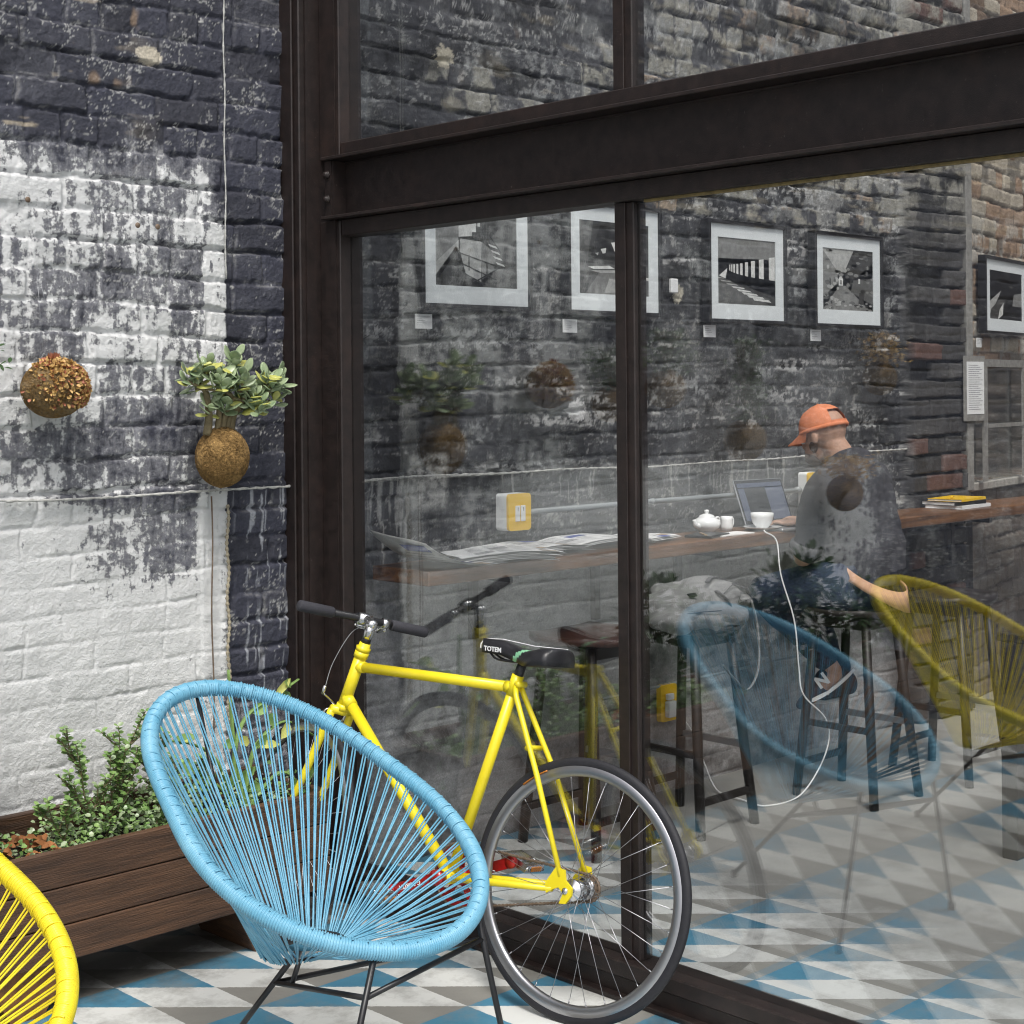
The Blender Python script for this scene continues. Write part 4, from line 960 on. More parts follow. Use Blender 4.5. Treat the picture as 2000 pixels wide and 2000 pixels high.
# broad-stemmed cactus plant seen through the strings of the blue chair
STP = []
t = thing('climbing_cactus', 'broad flat-stemmed green plant arching behind the blue chair', 'plant', (2.78, 4.05, .385))
for k, ps in enumerate(([(0, 0, 0), (-.02, .02, .14), (.03, .03, .27), (.16, .03, .33), (.24, .04, .36)], [(0, 0, 0), (.02, 0, .12), (.06, 0, .20), (.17, .02, .24), (.28, .02, .18)], [(-.02, 0, 0), (-.08, .03, .16), (-.16, .05, .22), (-.26, .06, .24)],
                        [(-.02, 0, 0), (-.10, .02, .10), (-.22, .03, .14)], [(0, 0, 0), (0, .05, .2), (-.01, .06, .42)], [(.01, 0, 0), (.10, -.04, .10), (.16, -.06, .06), (.18, -.08, -.04)])):
    mb = MB(); sp_ = spline(ps, 6); STP += sp_; mb.tube(sp_, [.013*(1-.5*i/len(sp_)) for i in range(len(sp_))], 8, flat=.45); mb.build('stem', 'greenstem', t)
mb = MB()
for i in range(26):
    p = random.choice(STP); leafquad(mb, p, (random.uniform(-1, 1), random.uniform(-.6, .2), random.uniform(-.6, .8)), (0, -1, .3), random.uniform(.05, .09), random.uniform(.025, .045), random.choice((0, 0, 1)), .2)
mb.build('foliage', ['leaf', 'jade_y'], t)
# big dark bushes further along the planter (mirrored in the glass)
def bush(x_, h_, w_, label, n_=900, z0=.385, leaf=.06):
    t = thing('leafy_bush', label, 'bush', (x_, 4.03, z0), 0, 'bushes at the far end of the planter'); mb = MB()
    cl = [(Vector((random.uniform(-w_, w_), random.uniform(-.12, .10), random.uniform(.25, 1)*h_)), random.uniform(.06, .11)) for _ in range(14)]
    for i in range(n_):
        c, r_ = random.choice(cl); d = rv(); p = c+d*r_*random.random()**.4; p.z = max(p.z, .02); leafquad(mb, p, d+Vector((0, 0, .3)), (0, -.4, 1), random.uniform(.6, 1)*leaf, leaf*.42, 0)
    mb.build('foliage', 'leaf_d', t); mb = MB()
    for c, r_ in cl: mb.tube(spline([(0, 0, 0), (c.x*.5, c.y*.5, c.z*.6), tuple(c)], 3), .004, 5)
    mb.build('stem', 'stem', t)
random.seed(21)
bush(1.02, .50, .16, 'dark leafy bush in the planter left of the small succulents'); bush(1.74, .52, .11, 'narrow dark bush in the planter next to the succulents', 700)
bush(.50, .34, .16, 'low dark bush at the far end of the planter', 700)

# ---- hanging moss balls (kokedama)
def kok(x_, y_, z_, r_, label, group='hanging coir balls with plants on the brick wall'):
    t = thing('hanging_plant', label, 'hanging plant', (x_, y_, z_), 0, group)
    mb = MB(); mb.ell((0, 0, 0), (r_[0], r_[1], r_[2]), 40, fn=lambda p: 1+.05*math.sin(p.x*5+p.z*4)*math.cos(p.y*5)); me = mb.mesh('coir_ball', ['coir'])
    n = len(me.vertices); c = np.empty(n*3, 'f'); me.vertices.foreach_get('co', c); c = c.reshape(-1, 3)
    c *= (1+.05*(fbm(c[:, 0]*60+9, c[:, 2]*60+c[:, 1]*31, 3, 5)-.5))[:, None]; me.vertices.foreach_set('co', c.ravel()); link('coir_ball', me, t)
    mb = MB()
    for i in range(2200):       # loose fibres
        d = rv(); p = Vector((d.x*r_[0], d.y*r_[1], d.z*r_[2])); k = (d.cross(rv())).normalized(); L = random.uniform(.008, .02)
        q = p*(1.02)+k*L*.5; mb.tube([p*.995-k*L*.5, p*1.03, q], .0007, 3, caps=False)
    mb.build('fibres', 'coir', t)
    mb = MB(); mb.tube([(-.02, .02, r_[2]*.8), (-.025, .05, r_[2]+.28)], .0005, 5); mb.tube([(.03, .02, r_[2]*.8), (-.025, .05, r_[2]+.28)], .0005, 5); mb.build('hanging_wire', 'alu', t)
    return t
random.seed(8)
k1 = kok(2.235, 4.185, 1.672, (.092, .082, .082), 'brown coir ball with dry reddish sedum hanging at the left')
mb = MB()
for i in range(1900):
    a = random.uniform(-1.2, 1.5); d = Vector((math.sin(a)*.95+.18, -random.random(), random.uniform(-.6, 1))).normalized()
    if (d.x < -.45 and random.random() < .8) or (d.z < -.05 and d.x < .15 and random.random() < .6) or d.z < -.6: continue
    p = Vector((d.x*.095, d.y*.084, d.z*.084)); leafquad(mb, p, d+rv()*.8, d, random.uniform(.008, .016), random.uniform(.007, .012), 0 if random.random() < .75 else 1, .3)
for k in range(0):
    p = Vector((.035+.012*math.sin(k), -.085, -.01-.0018*k)); leafquad(mb, p, (random.choice((-1, 1)), -.3, -.3), (0, -1, .3), .018, .006, 1, .2)
for k in range(14): leafquad(mb, Vector((-.01+random.uniform(-.012, .012), -.01, .08)), (random.uniform(-.5, .5), random.uniform(-.5, 0), 1), (0, -1, .2), .026, .009, 1, .2)
mb.build('sedum', ['sedum', 'sedum_r'], k1)
for k in COL.objects:
    if k.parent == k1 and k.name.startswith('coir_ball'): k.data.materials[0] = M['coir_d']
def lens(mb, p, d, n_, L, W_, th, mi):
    d = Vector(d).normalized(); s = d.cross(Vector(n_)).normalized(); n_ = s.cross(d); p = Vector(p); vs = []; K = 7
    prof = [(0, .10), (.18, .45), (.42, .86), (.66, 1), (.85, .74), (.96, .35), (1, .05)]
    for (t_, w_) in prof:
        c = p+d*L*t_+n_*(L*.20*(t_*t_))
        for a in range(8): an_ = 2*math.pi*a/8; vs.append(c+s*math.cos(an_)*W_*w_*.5+n_*math.sin(an_)*th*w_*.5)
    fs = [(i*8+j, i*8+(j+1) % 8, (i+1)*8+(j+1) % 8, (i+1)*8+j) for i in range(K-1) for j in range(8)]+[tuple(range(8))[::-1], tuple((K-1)*8+j for j in range(8))]
    mb.add(vs, fs, mi)
k2 = kok(2.792, 4.165, 1.457, (.082, .080, .092), 'tan coir ball with a jade plant hanging nearest the steel column')
mb = MB(); tips = []
for (sx, top, r_) in ((-.055, (-.085, -.02, .215), .014), (.0, (.02, -.04, .185), .012), (.030, (.075, -.05, .195), .014), (-.02, (-.03, -.02, .235), .011), (.02, (.135, -.02, .175), .011)):
    ps = spline([(sx, 0, .07), (sx*1.05+.004, -.01, .13), tuple(Vector(top)*.78+Vector((0, 0, .03))), top], 5); mb.tube(ps, [r_*(1-.5*i/len(ps)) for i in range(len(ps))], 9)
    b = Vector(top)
    for q in range(4):
        a = random.uniform(0, 6.28); e_ = b+Vector((math.cos(a)*.055, math.sin(a)*.035-.01, random.uniform(-.02, .045))); mb.tube([Vector(ps[-4]), b.lerp(e_, .5), e_], [.006, .005, .004], 6); tips.append(e_)
mb.build('stem', 'stem', k2)
mb = MB()
tips += [Vector((random.uniform(-.08, .12), random.uniform(-.07, .0), random.uniform(.125, .17))) for _ in range(7)]
for tp in tips:
    for q in range(10):
        a = q*1.3+random.random(); up_ = random.uniform(-.5, 1.3); d = Vector((math.cos(a), math.sin(a)*.8-.2, up_)); L = random.uniform(.040, .070)
        lens(mb, tp+Vector((0, 0, .012*q/3-.01)), d, (0, -.7, 1), L*.92, L*random.uniform(.48, .62), .006, 1 if random.random() < .10+.28*(up_ < 0) else 0)
mb.build('foliage', ['jade', 'jade_y'], k2)
for i, (x_, z_, r_, hh, lab) in enumerate(((1.90, 1.60, .075, .16, 'coir ball with a bushy green plant, just beyond the left edge'), (1.566, 1.66, .085, .16, 'coir ball with spreading fern-like foliage on the outside wall'), (1.045, 1.435, .095, .36, 'coir ball with a tall straggly plant on the outside wall'), (.0, 1.70, .085, .14, 'coir ball with short brown foliage on the outside wall'), (.30, 1.17, .088, .10, 'low-hung dark coir ball with little foliage on the outside wall'))):
    t = kok(x_, 4.18, z_, (r_, r_*.9, r_*.92), lab); mb = MB()
    for q in range(900 if i == 2 else 420):
        zz = random.random()*hh; w_ = .09+.05*math.sin(zz*20) if i != 2 else .10*(1-.5*zz/hh); p = Vector((random.gauss(0, w_*.55), random.gauss(-.02, .035), r_*.8+zz)); leafquad(mb, p, rv(), (0, -.5, 1), random.uniform(.02, .035), random.uniform(.008, .014), 0)
    mb.build('foliage', 'leaf_d' if i < 3 else 'sedum', t); mb = MB()
    for q in range(6): a = q; mb.tube(spline([(0, 0, r_*.7), (math.cos(a)*.03, -.01, r_+hh*.4), (math.cos(a)*.08, -.02, r_+hh*.9)], 3), .0035, 5)
    mb.build('stem', 'stem', t)
# wires and ropes fixed to the wall
mb = MB(); pts = []
for i in range(220):
    x_ = 2.0+4.9*i/219; pts.append((x_, 4.262+.002*math.sin(i*.37), 1.347+.006*math.sin(x_*2.1)+.0025*math.sin(x_*7.3)+.0012*math.sin(i*2.9)+(.012*(1-(x_-2.0)/.85) if x_ < 2.85 else 0)))
mb.tube(pts, [.0042+.0016*math.sin(i*2.3) for i in range(220)], 6); mb.build('wall_cable', 'cord_w', None, 'old paint-covered cable running level along the brick wall', 'cable')
mb = MB(); pts = [(2.872+.004*math.sin(i*.23), 4.258, 1.30-.0062*i) for i in range(130)]; mb.tube(pts, [.0050+.0022*math.sin(i*2.0) for i in range(130)], 6)
mb.build('hanging_rope', 'rope', None, 'pale braided rope hanging straight down the white strip of the wall', 'rope')
mb = MB(); mb.tube([(2.815+.003*math.sin(i*.5), 4.262, 1.33-.04*i) for i in range(20)], .0026, 5); mb.build('thin_wire', 'rust', None, 'thin rusty wire running down the wall left of the rope', 'wire')
mb = MB(); mb.tube([(2.880+.002*math.sin(i*.4), 4.266, 3.0-.02*i) for i in range(50)], [.0022+.0014*(i % 3 == 0) for i in range(50)], 5); mb.build('thin_wire', 'cord_w', None, 'thin pale wire running up the dark brick above the jade plant', 'wire')
for x_, z_ in ((2.20, 2.22), (2.56, 2.17), (2.63, 2.17)):
    mb = MB(); mb.lathe([(0, .002), (.007, .002), (.009, -.001)], n=10, T=Matrix.Translation((x_, 4.262, z_)) @ Matrix.Rotation(math.pi/2, 4, 'X')); mb.build('wall_plug', 'rust', wall)

# ================================================================== CAFE INTERIOR
CZ = 1.06; CY = 3.95
ct = thing('wall_counter', 'long narrow dark wood counter along the brick wall', 'counter', (5.6, 4.1, 0))
def cp_(name, mb, m_):
    mb.v = [(p[0]-5.6, p[1]-4.1, p[2]) for p in mb.v]; return mb.build(name, m_, ct)
mb = MB(); mb.box((3.45, CY, CZ-.05), (9.4, 4.245, CZ), bev=.004); cp_('worktop', mb, 'counterwood')
for x_ in (3.9, 4.55, 5.05, 6.4, 7.2):
    mb = MB(); mb.box((x_-.015, 4.0, CZ-.08), (x_+.015, 4.23, CZ-.051)); mb.box((x_-.015, 4.21, CZ-.30), (x_+.015, 4.235, CZ-.081)); cp_('bracket', mb, 'frame')
def frame_pic(x0, x1, z0, z1, art, label, T=None, group='framed photographs on the brick wall'):
    t = thing('picture_frame', label, 'picture', (0, 0, 0), 0, group)
    w_ = x1-x0; h_ = z1-z0
    t.matrix_world = T if T else frame_m(Vector((x0, 4.235, z0)), (1, 0, 0), (0, 0, 1))     # local x right, y up, z towards viewer
    mb = MB(); e = .016
    mb.box((-e, -e, -.02), (0, h_+e, .024), bev=.002); mb.box((w_, -e, -.02), (w_+e, h_+e, .024), bev=.002); mb.box((.0005, h_, -.02), (w_-.0005, h_+e, .024), bev=.002); mb.box((.0005, -e, -.02), (w_-.0005, 0, .024), bev=.002)
    mb.box((0, 0, -.02), (w_, h_, .008)); mb.build('frame', 'frame', t)
    mb = MB(); mx, my0, my1 = .055*w_/.5, .066, .058
    a, b, c, d = mx, w_-mx, my0, h_-my1
    for q in ((0.001, .001, a, h_-.001), (b, .001, w_-.001, h_-.001), (a, .001, b, c), (a, d, b, h_-.001)): mb.box((q[0], q[1], .009), (q[2], q[3], .0125))
    mb.build('mat_board', 'mat_board', t)
    mb = MB(); W_ = b-a; H_ = d-c
    def P(*ps, g=0, lay=1): mb.poly([(a+x*W_, c+y*H_, .0085+.0004*lay) for x, y in ps], g)
    P((0, 0), (1, 0), (1, 1), (0, 1), g=1, lay=1); art(P)
    mb.build('photograph', ['g0', 'g1', 'g2', 'g3', 'g4', 'g5'], t)
    return t
def art_stairs(P):
    P((0, 0), (1, 0), (1, 1), (0, 1), g=2, lay=1); P((0, .05), (.28, .5), (.28, 1), (0, 1), g=3, lay=2); P((.0, .1), (.05, .1), (.28, .46), (.28, .58), (.0, .28), g=4, lay=3); P((0, 0), (.4, 0), (.3, .42), (.25, .5), (0, .12), g=1, lay=3)
    P((.28, .62), (.55, .66), (.62, .95), (.6, 1), (.28, 1), g=5, lay=3)
    P((.28, .2), (.55, .05), (.56, .58), (.30, .60), g=4, lay=3); P((.56, .10), (.70, .2), (.74, .42), (.56, .58), g=3, lay=4); P((.56, .0), (1, 0), (1, .95), (.88, .95), (.62, .62), (.78, .30), g=2, lay=3)
    st = []
    for k in range(5): st += [(.44+.05*k, .62+.075*k), (.44+.05*k, .695+.075*k)]
    P(*([(.44, .62)]+st+[(.74, 1), (.98, 1), (.60, .56)]), g=1, lay=5)
    for k in range(4): P((.64+.03*k, .56-.075*k), (.74+.03*k, .53-.075*k), (.76+.03*k, .50-.075*k), (.66+.03*k, .53-.075*k), g=5, lay=6)
    for (x0, y0, x1, y1) in ((.28, .42, .74, .28), (.28, .30, .74, .10), (.40, .2, .40, .4), (.62, .06, .62, .33), (.35, .16, .60, .03), (.45, .05, .78, .26), (.30, .86, .42, .98), (.5, .7, .5, .98), (.28, .78, .4, .8), (.62, .72, .8, .45)):
        dx, dy = x1-x0, y1-y0; L = math.hypot(dx, dy); nx, ny = -dy/L*.007, dx/L*.009; P((x0-nx, y0-ny), (x1-nx, y1-ny), (x1+nx, y1+ny), (x0+nx, y0+ny), g=0, lay=7)
def art_hall(P):
    P((0, 0), (1, 0), (1, .42), (0, .42), g=2, lay=2); P((0, .42), (1, .42), (1, 1), (0, 1), g=1, lay=2); P((.15, .5), (.52, .46), (.7, .9), (.3, .95), g=0, lay=3)
    P((.08, .0), (.9, .0), (.7, .30), (.3, .33), g=3, lay=3); P((.35, .02), (.75, .05), (.6, .2), (.42, .22), g=4, lay=4)
    P((.30, .62), (.38, .64), (.37, .57), (.33, .56), g=5, lay=5); P((.22, .56), (.27, .57), (.26, .53), g=4, lay=5); P((.45, .72), (.58, .74), (.56, .60), (.50, .60), g=5, lay=5)
    P((.12, .37), (.42, .40), (.5, .36), (.2, .34), g=5, lay=5); P((.15, .32), (.5, .34), (.55, .31), (.3, .29), g=4, lay=5); P((.0, .55), (.12, .5), (.2, 1), (0, 1), g=2, lay=4); P((.75, .4), (.95, .35), (.95, .9), (.8, .85), g=2, lay=4); P((.85, .28), (1, .26), (1, .22), (.85, .24), g=5, lay=5)
def art_windows(P):
    P((0, 0), (1, 0), (1, 1), (0, 1), g=2, lay=1); P((0, .68), (1, .72), (1, 1), (0, 1), g=3, lay=2); P((0, 0), (1, 0), (1, .14), (0, .40), g=1, lay=2); P((0, .0), (.9, 0), (.2, .36), (0, .38), g=2, lay=3)
    for k in range(9):
        x1 = 1-.98*(1-.78**k)*.92-.01; wd = .105*.80**k; hh = .36*.84**k; yb = .40+.022*k*.6; P((x1-wd, yb), (x1, yb-.008), (x1, yb+hh), (x1-wd, yb+hh*.96), g=5, lay=4)
    for k in range(8):
        x0 = .92-.115*k; y0 = .03+.047*k; s = .9**k; P((x0-.30*s, y0+.04*s), (x0, y0+.02), (x0-.04*s, y0+.055*s), (x0-.36*s, y0+.085*s) if k else (x0-.33, y0+.08), g=5 if k < 5 else 4, lay=5)
    P((.02, .42), (.16, .54), (.13, .38), g=5, lay=5)
def art_tunnel(P):
    rr = random.Random(5)
    def disc(cx, cy, rx, ry, g, lay): P(*[(min(1, max(0, cx+rx*math.cos(i*.449)*(1+.16*rr.uniform(-1, 1)))), min(1, max(0, cy+ry*math.sin(i*.449)*(1+.16*rr.uniform(-1, 1))))) for i in range(14)], g=g, lay=lay)
    P((0, 0), (1, 0), (1, 1), (0, 1), g=2, lay=1)
    P((0, .2), (.30, .44), (.30, .62), (0, .98), g=3, lay=2); P((0, .98), (.30, .62), (.42, .62), (.62, 1), (.1, 1), g=4, lay=2); P((.62, 1), (.42, .6), (.6, .5), (1, .8), (1, 1), g=1, lay=2)
    P((0, 0), (.33, .40), (.45, .40), (.95, 0), g=3, lay=2); P((.55, .3), (1, .1), (1, .55), (.6, .5), g=2, lay=3)
    for _ in range(60):
        x_ = rr.random(); y_ = rr.random(); disc(x_, y_, rr.uniform(.02, .06), rr.uniform(.015, .04), rr.choice((1, 2, 3, 3)) if x_ > .45 else rr.choice((2, 3, 4)), 4)
    for _ in range(26): disc(rr.uniform(.05, .95), rr.uniform(.0, .14), .03, .018, rr.choice((1, 3, 4, 4)), 5)
    P((.31, .40), (.39, .40), (.395, .50), (.37, .55), (.33, .55), (.305, .50), g=5, lay=6); P((.33, .42), (.37, .42), (.37, .49), (.33, .49), g=3, lay=7)
    P((.70, .45), (.735, .45), (.735, .53), (.70, .53), g=5, lay=6); P((.13, .40), (.155, .40), (.155, .52), (.13, .52), g=1, lay=6); P((.53, .40), (.56, .40), (.56, .50), (.53, .50), g=1, lay=6); P((.70, .12), (.80, .10), (.82, .28), (.72, .30), g=1, lay=6)
def art_bridge(P):
    P((0, 0), (1, 0), (1, 1), (0, 1), g=0, lay=1); P((0, .35), (.35, .6), (.3, .5), (.05, .1), (0, .1), g=4, lay=2); P((0, 0), (.3, .0), (.5, .4), (.3, .42), (.05, .2), g=1, lay=3); P((.25, .0), (.4, .1), (.42, .35), (.3, .2), g=5, lay=4); P((.7, .3), (1, .3), (1, .6), (.75, .55), g=3, lay=2)
frame_pic(3.678, 4.196, 1.968, 2.378, art_stairs, 'framed black and white photograph of a stairwell, nearest the steel column')
frame_pic(4.421, 4.945, 1.966, 2.376, art_hall, 'framed dark photograph of a dim hall, partly behind the mullion')
frame_pic(5.278, 5.800, 1.954, 2.362, art_windows, 'framed photograph of a long room with a row of bright windows')
frame_pic(6.045, 6.575, 1.952, 2.360, art_tunnel, 'framed photograph of a stone tunnel with a small bright arch')
T5 = frame_m(Vector(AW(.215, .05, 1.955)), ad, (0, 0, 1)); frame_pic(0, .70, 0, .385, art_bridge, 'framed dark photograph on the pale brick wall at the far right', T5)
def card(c, w_, h_, T, label):
    mb = MB(); mb.box((-w_/2, -h_/2, 0), (w_/2, h_/2, .004), 0, T=T)
    for k in range(5): mb.box((-w_*.42, h_*(.33-.15*k), .0041), (-w_*.42+w_*(.8, .3, .5, .55, .3)[k], h_*(.36-.15*k), .0046), 1, T=T)
    mb.build('caption_card', ['white_paint', 'ink'], None, label, 'label card', 'small caption cards under the pictures')
for x_, z_, lab in ((3.699, 1.904, 'small white caption card under the stairwell photograph'), (4.449, 1.905, 'small white caption card under the dim hall photograph'), (5.308, 1.902, 'small white caption card under the bright windows photograph'), (6.081, 1.898, 'small white caption card under the tunnel photograph')):
    card(None, .078, .052, frame_m(Vector((x_, 4.252, z_)), (1, 0, 0), (0, 0, 1)), lab)
card(None, .075, .05, frame_m(Vector(AW(.20, .03, 1.89)), ad, (0, 0, 1)), 'small white caption card on the pale brick wall at the far right')
# printed notice in a sleeve
mb = MB(); T = frame_m(Vector((7.415, 4.20, 1.65)), (1, 0, 0), (0, 0, 1))
mb.box((-.085, -.135, 0), (.085, .135, .002), 0, T=T); mb.box((-.115, -.17, -.003), (.10, .165, -.0005), 2, T=T)
for k in range(22): mb.box((-.07, .115-.0108*k, .0021), (-.07+.14*(.7+.3*((k*7) % 5)/4), .1185-.0108*k, .0026), 1, T=T)
mb.build('wall_notice', ['white_paint', 'ink', 'greypost'], None, 'white printed notice in a plastic sleeve at the dark brick corner', 'notice')
# switch box, conduit, sockets
def plate(name, c, w_, h_, d_, mats, label, cat, front=.012, sw=True):
    t = thing(name, label, cat, c)
    def rrect(mb, w1, h1, y0, y1, r_, mi=0):
        pts = []
        for (sx, sy, a0) in ((1, 1, 0), (-1, 1, 90), (-1, -1, 180), (1, -1, 270)):
            for k in range(5): a = R(a0+k*22.5); pts.append((sx*(w1/2-r_)+r_*math.cos(a), sy*(h1/2-r_)+r_*math.sin(a)))
        n = len(pts); vs = [(p[0], y0, p[1]) for p in pts]+[(p[0], y1, p[1]) for p in pts]
        mb.add(vs, [tuple(range(n)), tuple(range(n, 2*n))[::-1]]+[(i, n+i, n+(i+1) % n, (i+1) % n) for i in range(n)], mi, False)
    mb = MB(); rrect(mb, w_, h_, -d_, 0, .012); mb.build('back_box', mats[0], t)
    mb = MB(); rrect(mb, w_, h_, -d_-front, -d_-.0005, .014); mb.build('cover_plate', mats[1], t)
    if sw:
        for s in (-1, 1):
            mb = MB(); mb.box((s*.014-.012, -d_-front-.005, -.034), (s*.014+.012, -d_-front-.0005, .024), bev=.002); sw_ = mb.build('rocker_switch', 'white_paint', t)
            mb = MB(); mb.box((s*.014-.002, -d_-front-.0056, .004), (s*.014+.002, -d_-front-.0051, .018)); mb.build('mark', 'ink', sw_)
    return t
plate('switch_box', (4.098, 4.245, 1.208), .116, .136, .055, ('white_paint', 'yellow_plastic'), 'white wall box with yellow cover plate and two switches above the newspapers', 'switch')
plate('socket_box', (5.985, 4.25, 1.20), .10, .15, .045, ('white_paint', 'yellow_plastic'), 'white wall box with yellow edge beside the man in the cap', 'socket', sw=False)
so_ = plate('floor_socket', (4.985, 4.245, .372), .10, .15, .012, ('yellow_plastic', 'yellow_plastic'), 'orange-yellow power socket low on the wall below the counter', 'socket', sw=False)
mb = MB(); mb.box((-.03, -.055, -.055), (.02, -.026, .01), bev=.004); mb.box((-.025, -.045, .015), (.012, -.026, .04), bev=.003); mb.build('plug', 'white_paint', so_)
mb = MB(); mb.tube([(4.16, 4.235, 1.20), (5.0, 4.238, 1.200), (5.93, 4.235, 1.196)], .0105, 12)
for x_ in (4.9, 5.90): mb.tube([(x_, 4.236, 1.199), (x_+.02, 4.236, 1.199)], .0135, 12)
mb.build('conduit_pipe', 'pipe', None, 'thin grey conduit pipe running from the yellow switch along the wall', 'pipe')
mb = MB(); mb.tube([(4.6, 4.235, .44), (6.0, 4.235, .45)], .006, 8); mb.build('conduit_pipe', 'pipe', None, 'thin pale pipe low on the wall behind the stools', 'pipe')
mb = MB(); mb.box((5.055, 4.245, 2.055), (5.10, 4.262, 2.115), bev=.004); mb.build('wall_junction', 'white_paint', None, 'small stained white box on the wall between two pictures', 'wall box')

# newspapers on the counter
def sheet(name, T, w_, h_, curl, label, cat, cols=True, group=None, layers=3, extra=None):
    mb = MB(); NX, NY = 14, 8
    for L_ in range(layers):
        vs = []; off = .0030*L_
        for i in range(NX+1):
            for j in range(NY+1):
                x_ = (i/NX-.5)*w_; y_ = (j/NY-.5)*h_
                z_ = off*1.6+curl(i/NX, j/NY)+.0016*math.sin(i*1.1+L_*2)*math.sin(j*.9)
                vs.append(T @ Vector((x_+.006*L_*((L_ % 2)*2-1), y_+.005*L_, z_+.002)))
        fs = [(i*(NY+1)+j, (i+1)*(NY+1)+j, (i+1)*(NY+1)+j+1, i*(NY+1)+j+1) for i in range(NX) for j in range(NY)]
        mb.add(vs, fs, 0)
    def blk(u0, v0, u1, v1, mi):
        n_ = 6; vs = []
        for i in range(n_+1):
            for j in range(3):
                u = u0+(u1-u0)*i/n_; v_ = v0+(v1-v0)*j/2; Lx = layers-1
                vs.append(T @ Vector(((u-.5)*w_+.006*Lx*((Lx % 2)*2-1), (v_-.5)*h_+.005*Lx, .0048*Lx+curl(u, v_)+.0016*math.sin(u*NX*1.1+Lx*2)*math.sin(v_*NY*.9)+.0034)))
        mb.add(vs, [(i*3+j, (i+1)*3+j, (i+1)*3+j+1, i*3+j+1) for i in range(n_) for j in range(2)], mi)
    if cols:
        r_ = random.Random(int(w_*1000)+len(label))
        for c in range(4):
            y_ = .92
            while y_ > .1:
                hh = r_.choice((.006, .006, .006, .022)); u0 = .05+c*.235
                if r_.random() < .10: blk(u0, y_-.2, u0+.2, y_-.02, r_.choice((3, 1, 2))); y_ -= .24; continue
                blk(u0, y_-hh, u0+.2*r_.uniform(.7, 1), y_, 1); y_ -= hh+.022
    if extra: extra(blk, mb, T)
    return mb.build(name, ['paper', 'ink', 'print_blue', 'print_tan'], None, label, cat, group)
random.seed(2)
def TT(x_, y_, z_, rz, rx=0, ry=0): return Matrix.Translation((x_, y_, z_)) @ Matrix.Rotation(rz, 4, 'Z') @ Matrix.Rotation(rx, 4, 'X') @ Matrix.Rotation(ry, 4, 'Y')
flat = lambda u, v_: 0.0
G = 'newspapers spread on the counter'
def ex1(blk, mb, T):
    blk(.04, .62, .40, .93, 2)
    def und(u0, v0, u1, v1, mi, cf=lambda u: .118*(max(0, .75-u)/.75)**2.2*.80-.001):
        vs = []
        for i in range(9):
            for v_ in (v0, v1):
                u = u0+(u1-u0)*i/8; vs.append(T @ Vector(((u-.5)*.40-.004, (v_-.5)*.27, cf(u)+.0005)))
        mb.add(vs, [(2*i, 2*i+1, 2*i+3, 2*i+2) for i in range(8)], mi)
    und(.03, .06, .13, .50, 2); und(.17, .10, .185, .60, 1)
    for k in range(3): und(.24+.07*k, .06, .25+.07*k, .9-.2*(k % 2), 1)
sheet('newspaper', TT(3.60, 4.06, CZ+.002, .05), .40, .27, lambda u, v_: .118*(max(0, .75-u)/.75)**2.2*(.75+.25*v_)+.0, 'open newspaper with blue header curling up against the column', 'newspaper', True, G, 2, ex1)
sheet('newspaper', TT(3.86, 4.02, CZ+.002, -.42), .33, .25, lambda u, v_: .012*math.sin(u*3.1), 'thick folded newspaper hanging over the front edge of the counter', 'newspaper', True, G, 6)
sheet('newspaper', TT(4.10, 4.10, CZ+.010, .12), .42, .25, lambda u, v_: .010*math.sin(u*4), 'open newspaper lying under the yellow switch box', 'newspaper', True, G, 4)
sheet('newspaper', TT(4.45, 4.12, CZ+.004, -.08), .40, .24, lambda u, v_: .022*abs(math.sin(u*3.14))**.6, 'open newspaper with a raised fold just left of the mullion', 'newspaper', True, G, 3)
sheet('newspaper', TT(4.72, 4.13, CZ+.003, .2), .26, .22, lambda u, v_: .006, 'folded grey newspaper lying behind the mullion', 'newspaper', True, G, 3)
# small things near the cup
mb = MB(); mb.box((-.09, -.06, 0), (.09, .06, .010), bev=.003, T=TT(5.03, 4.05, CZ+.001, .25)); mb.build('notebook', 'frame', None, 'closed black notebook on the counter left of the cup', 'notebook')
mb = MB(); mb.box((-.11, -.045, 0), (.11, .045, .004), T=TT(5.15, 4.03, CZ+.001, .02)); mb.build('paper_sheet', 'paper', None, 'white folded paper lying in front of the teapot', 'paper')
mb = MB(); mb.box((-.055, -.005, 0), (.055, .005, .004), T=TT(4.98, 4.03, CZ+.0125, .9)); mb.build('wooden_stick', 'print_tan', None, 'flat wooden stirring stick lying on the notebook', 'stick')
# teapot
t = thing('teapot', 'round white teapot on the counter in front of the brick wall', 'teapot', (5.165, 4.16, CZ))
mb = MB(); mb.lathe([(0, .001), (.030, .001), (.034, .008), (.052, .022), (.058, .038), (.052, .054), (.034, .064), (.030, .066)], n=28); mb.build('body', 'white_gloss', t)
mb = MB(); mb.lathe([(.034, .0645), (.030, .072), (.014, .078), (.006, .080), (.010, .087), (.009, .094), (0, .096)], n=24); mb.build('lid', 'white_gloss', t)
mb = MB(); mb.tube(spline([(-.050, 0, .030), (-.072, 0, .036), (-.082, 0, .058)], 4), [.012]*3+[.010]*3+[.0075]*3, 10); mb.build('spout', 'white_gloss', t)
mb = MB(); mb.tube(spline([(.050, 0, .056), (.078, 0, .058), (.082, 0, .032), (.052, 0, .022)], 5), .0048, 8); mb.build('handle', 'white_gloss', t)
t = thing('milk_jug', 'small white milk jug right beside the teapot', 'jug', (5.285, 4.15, CZ))
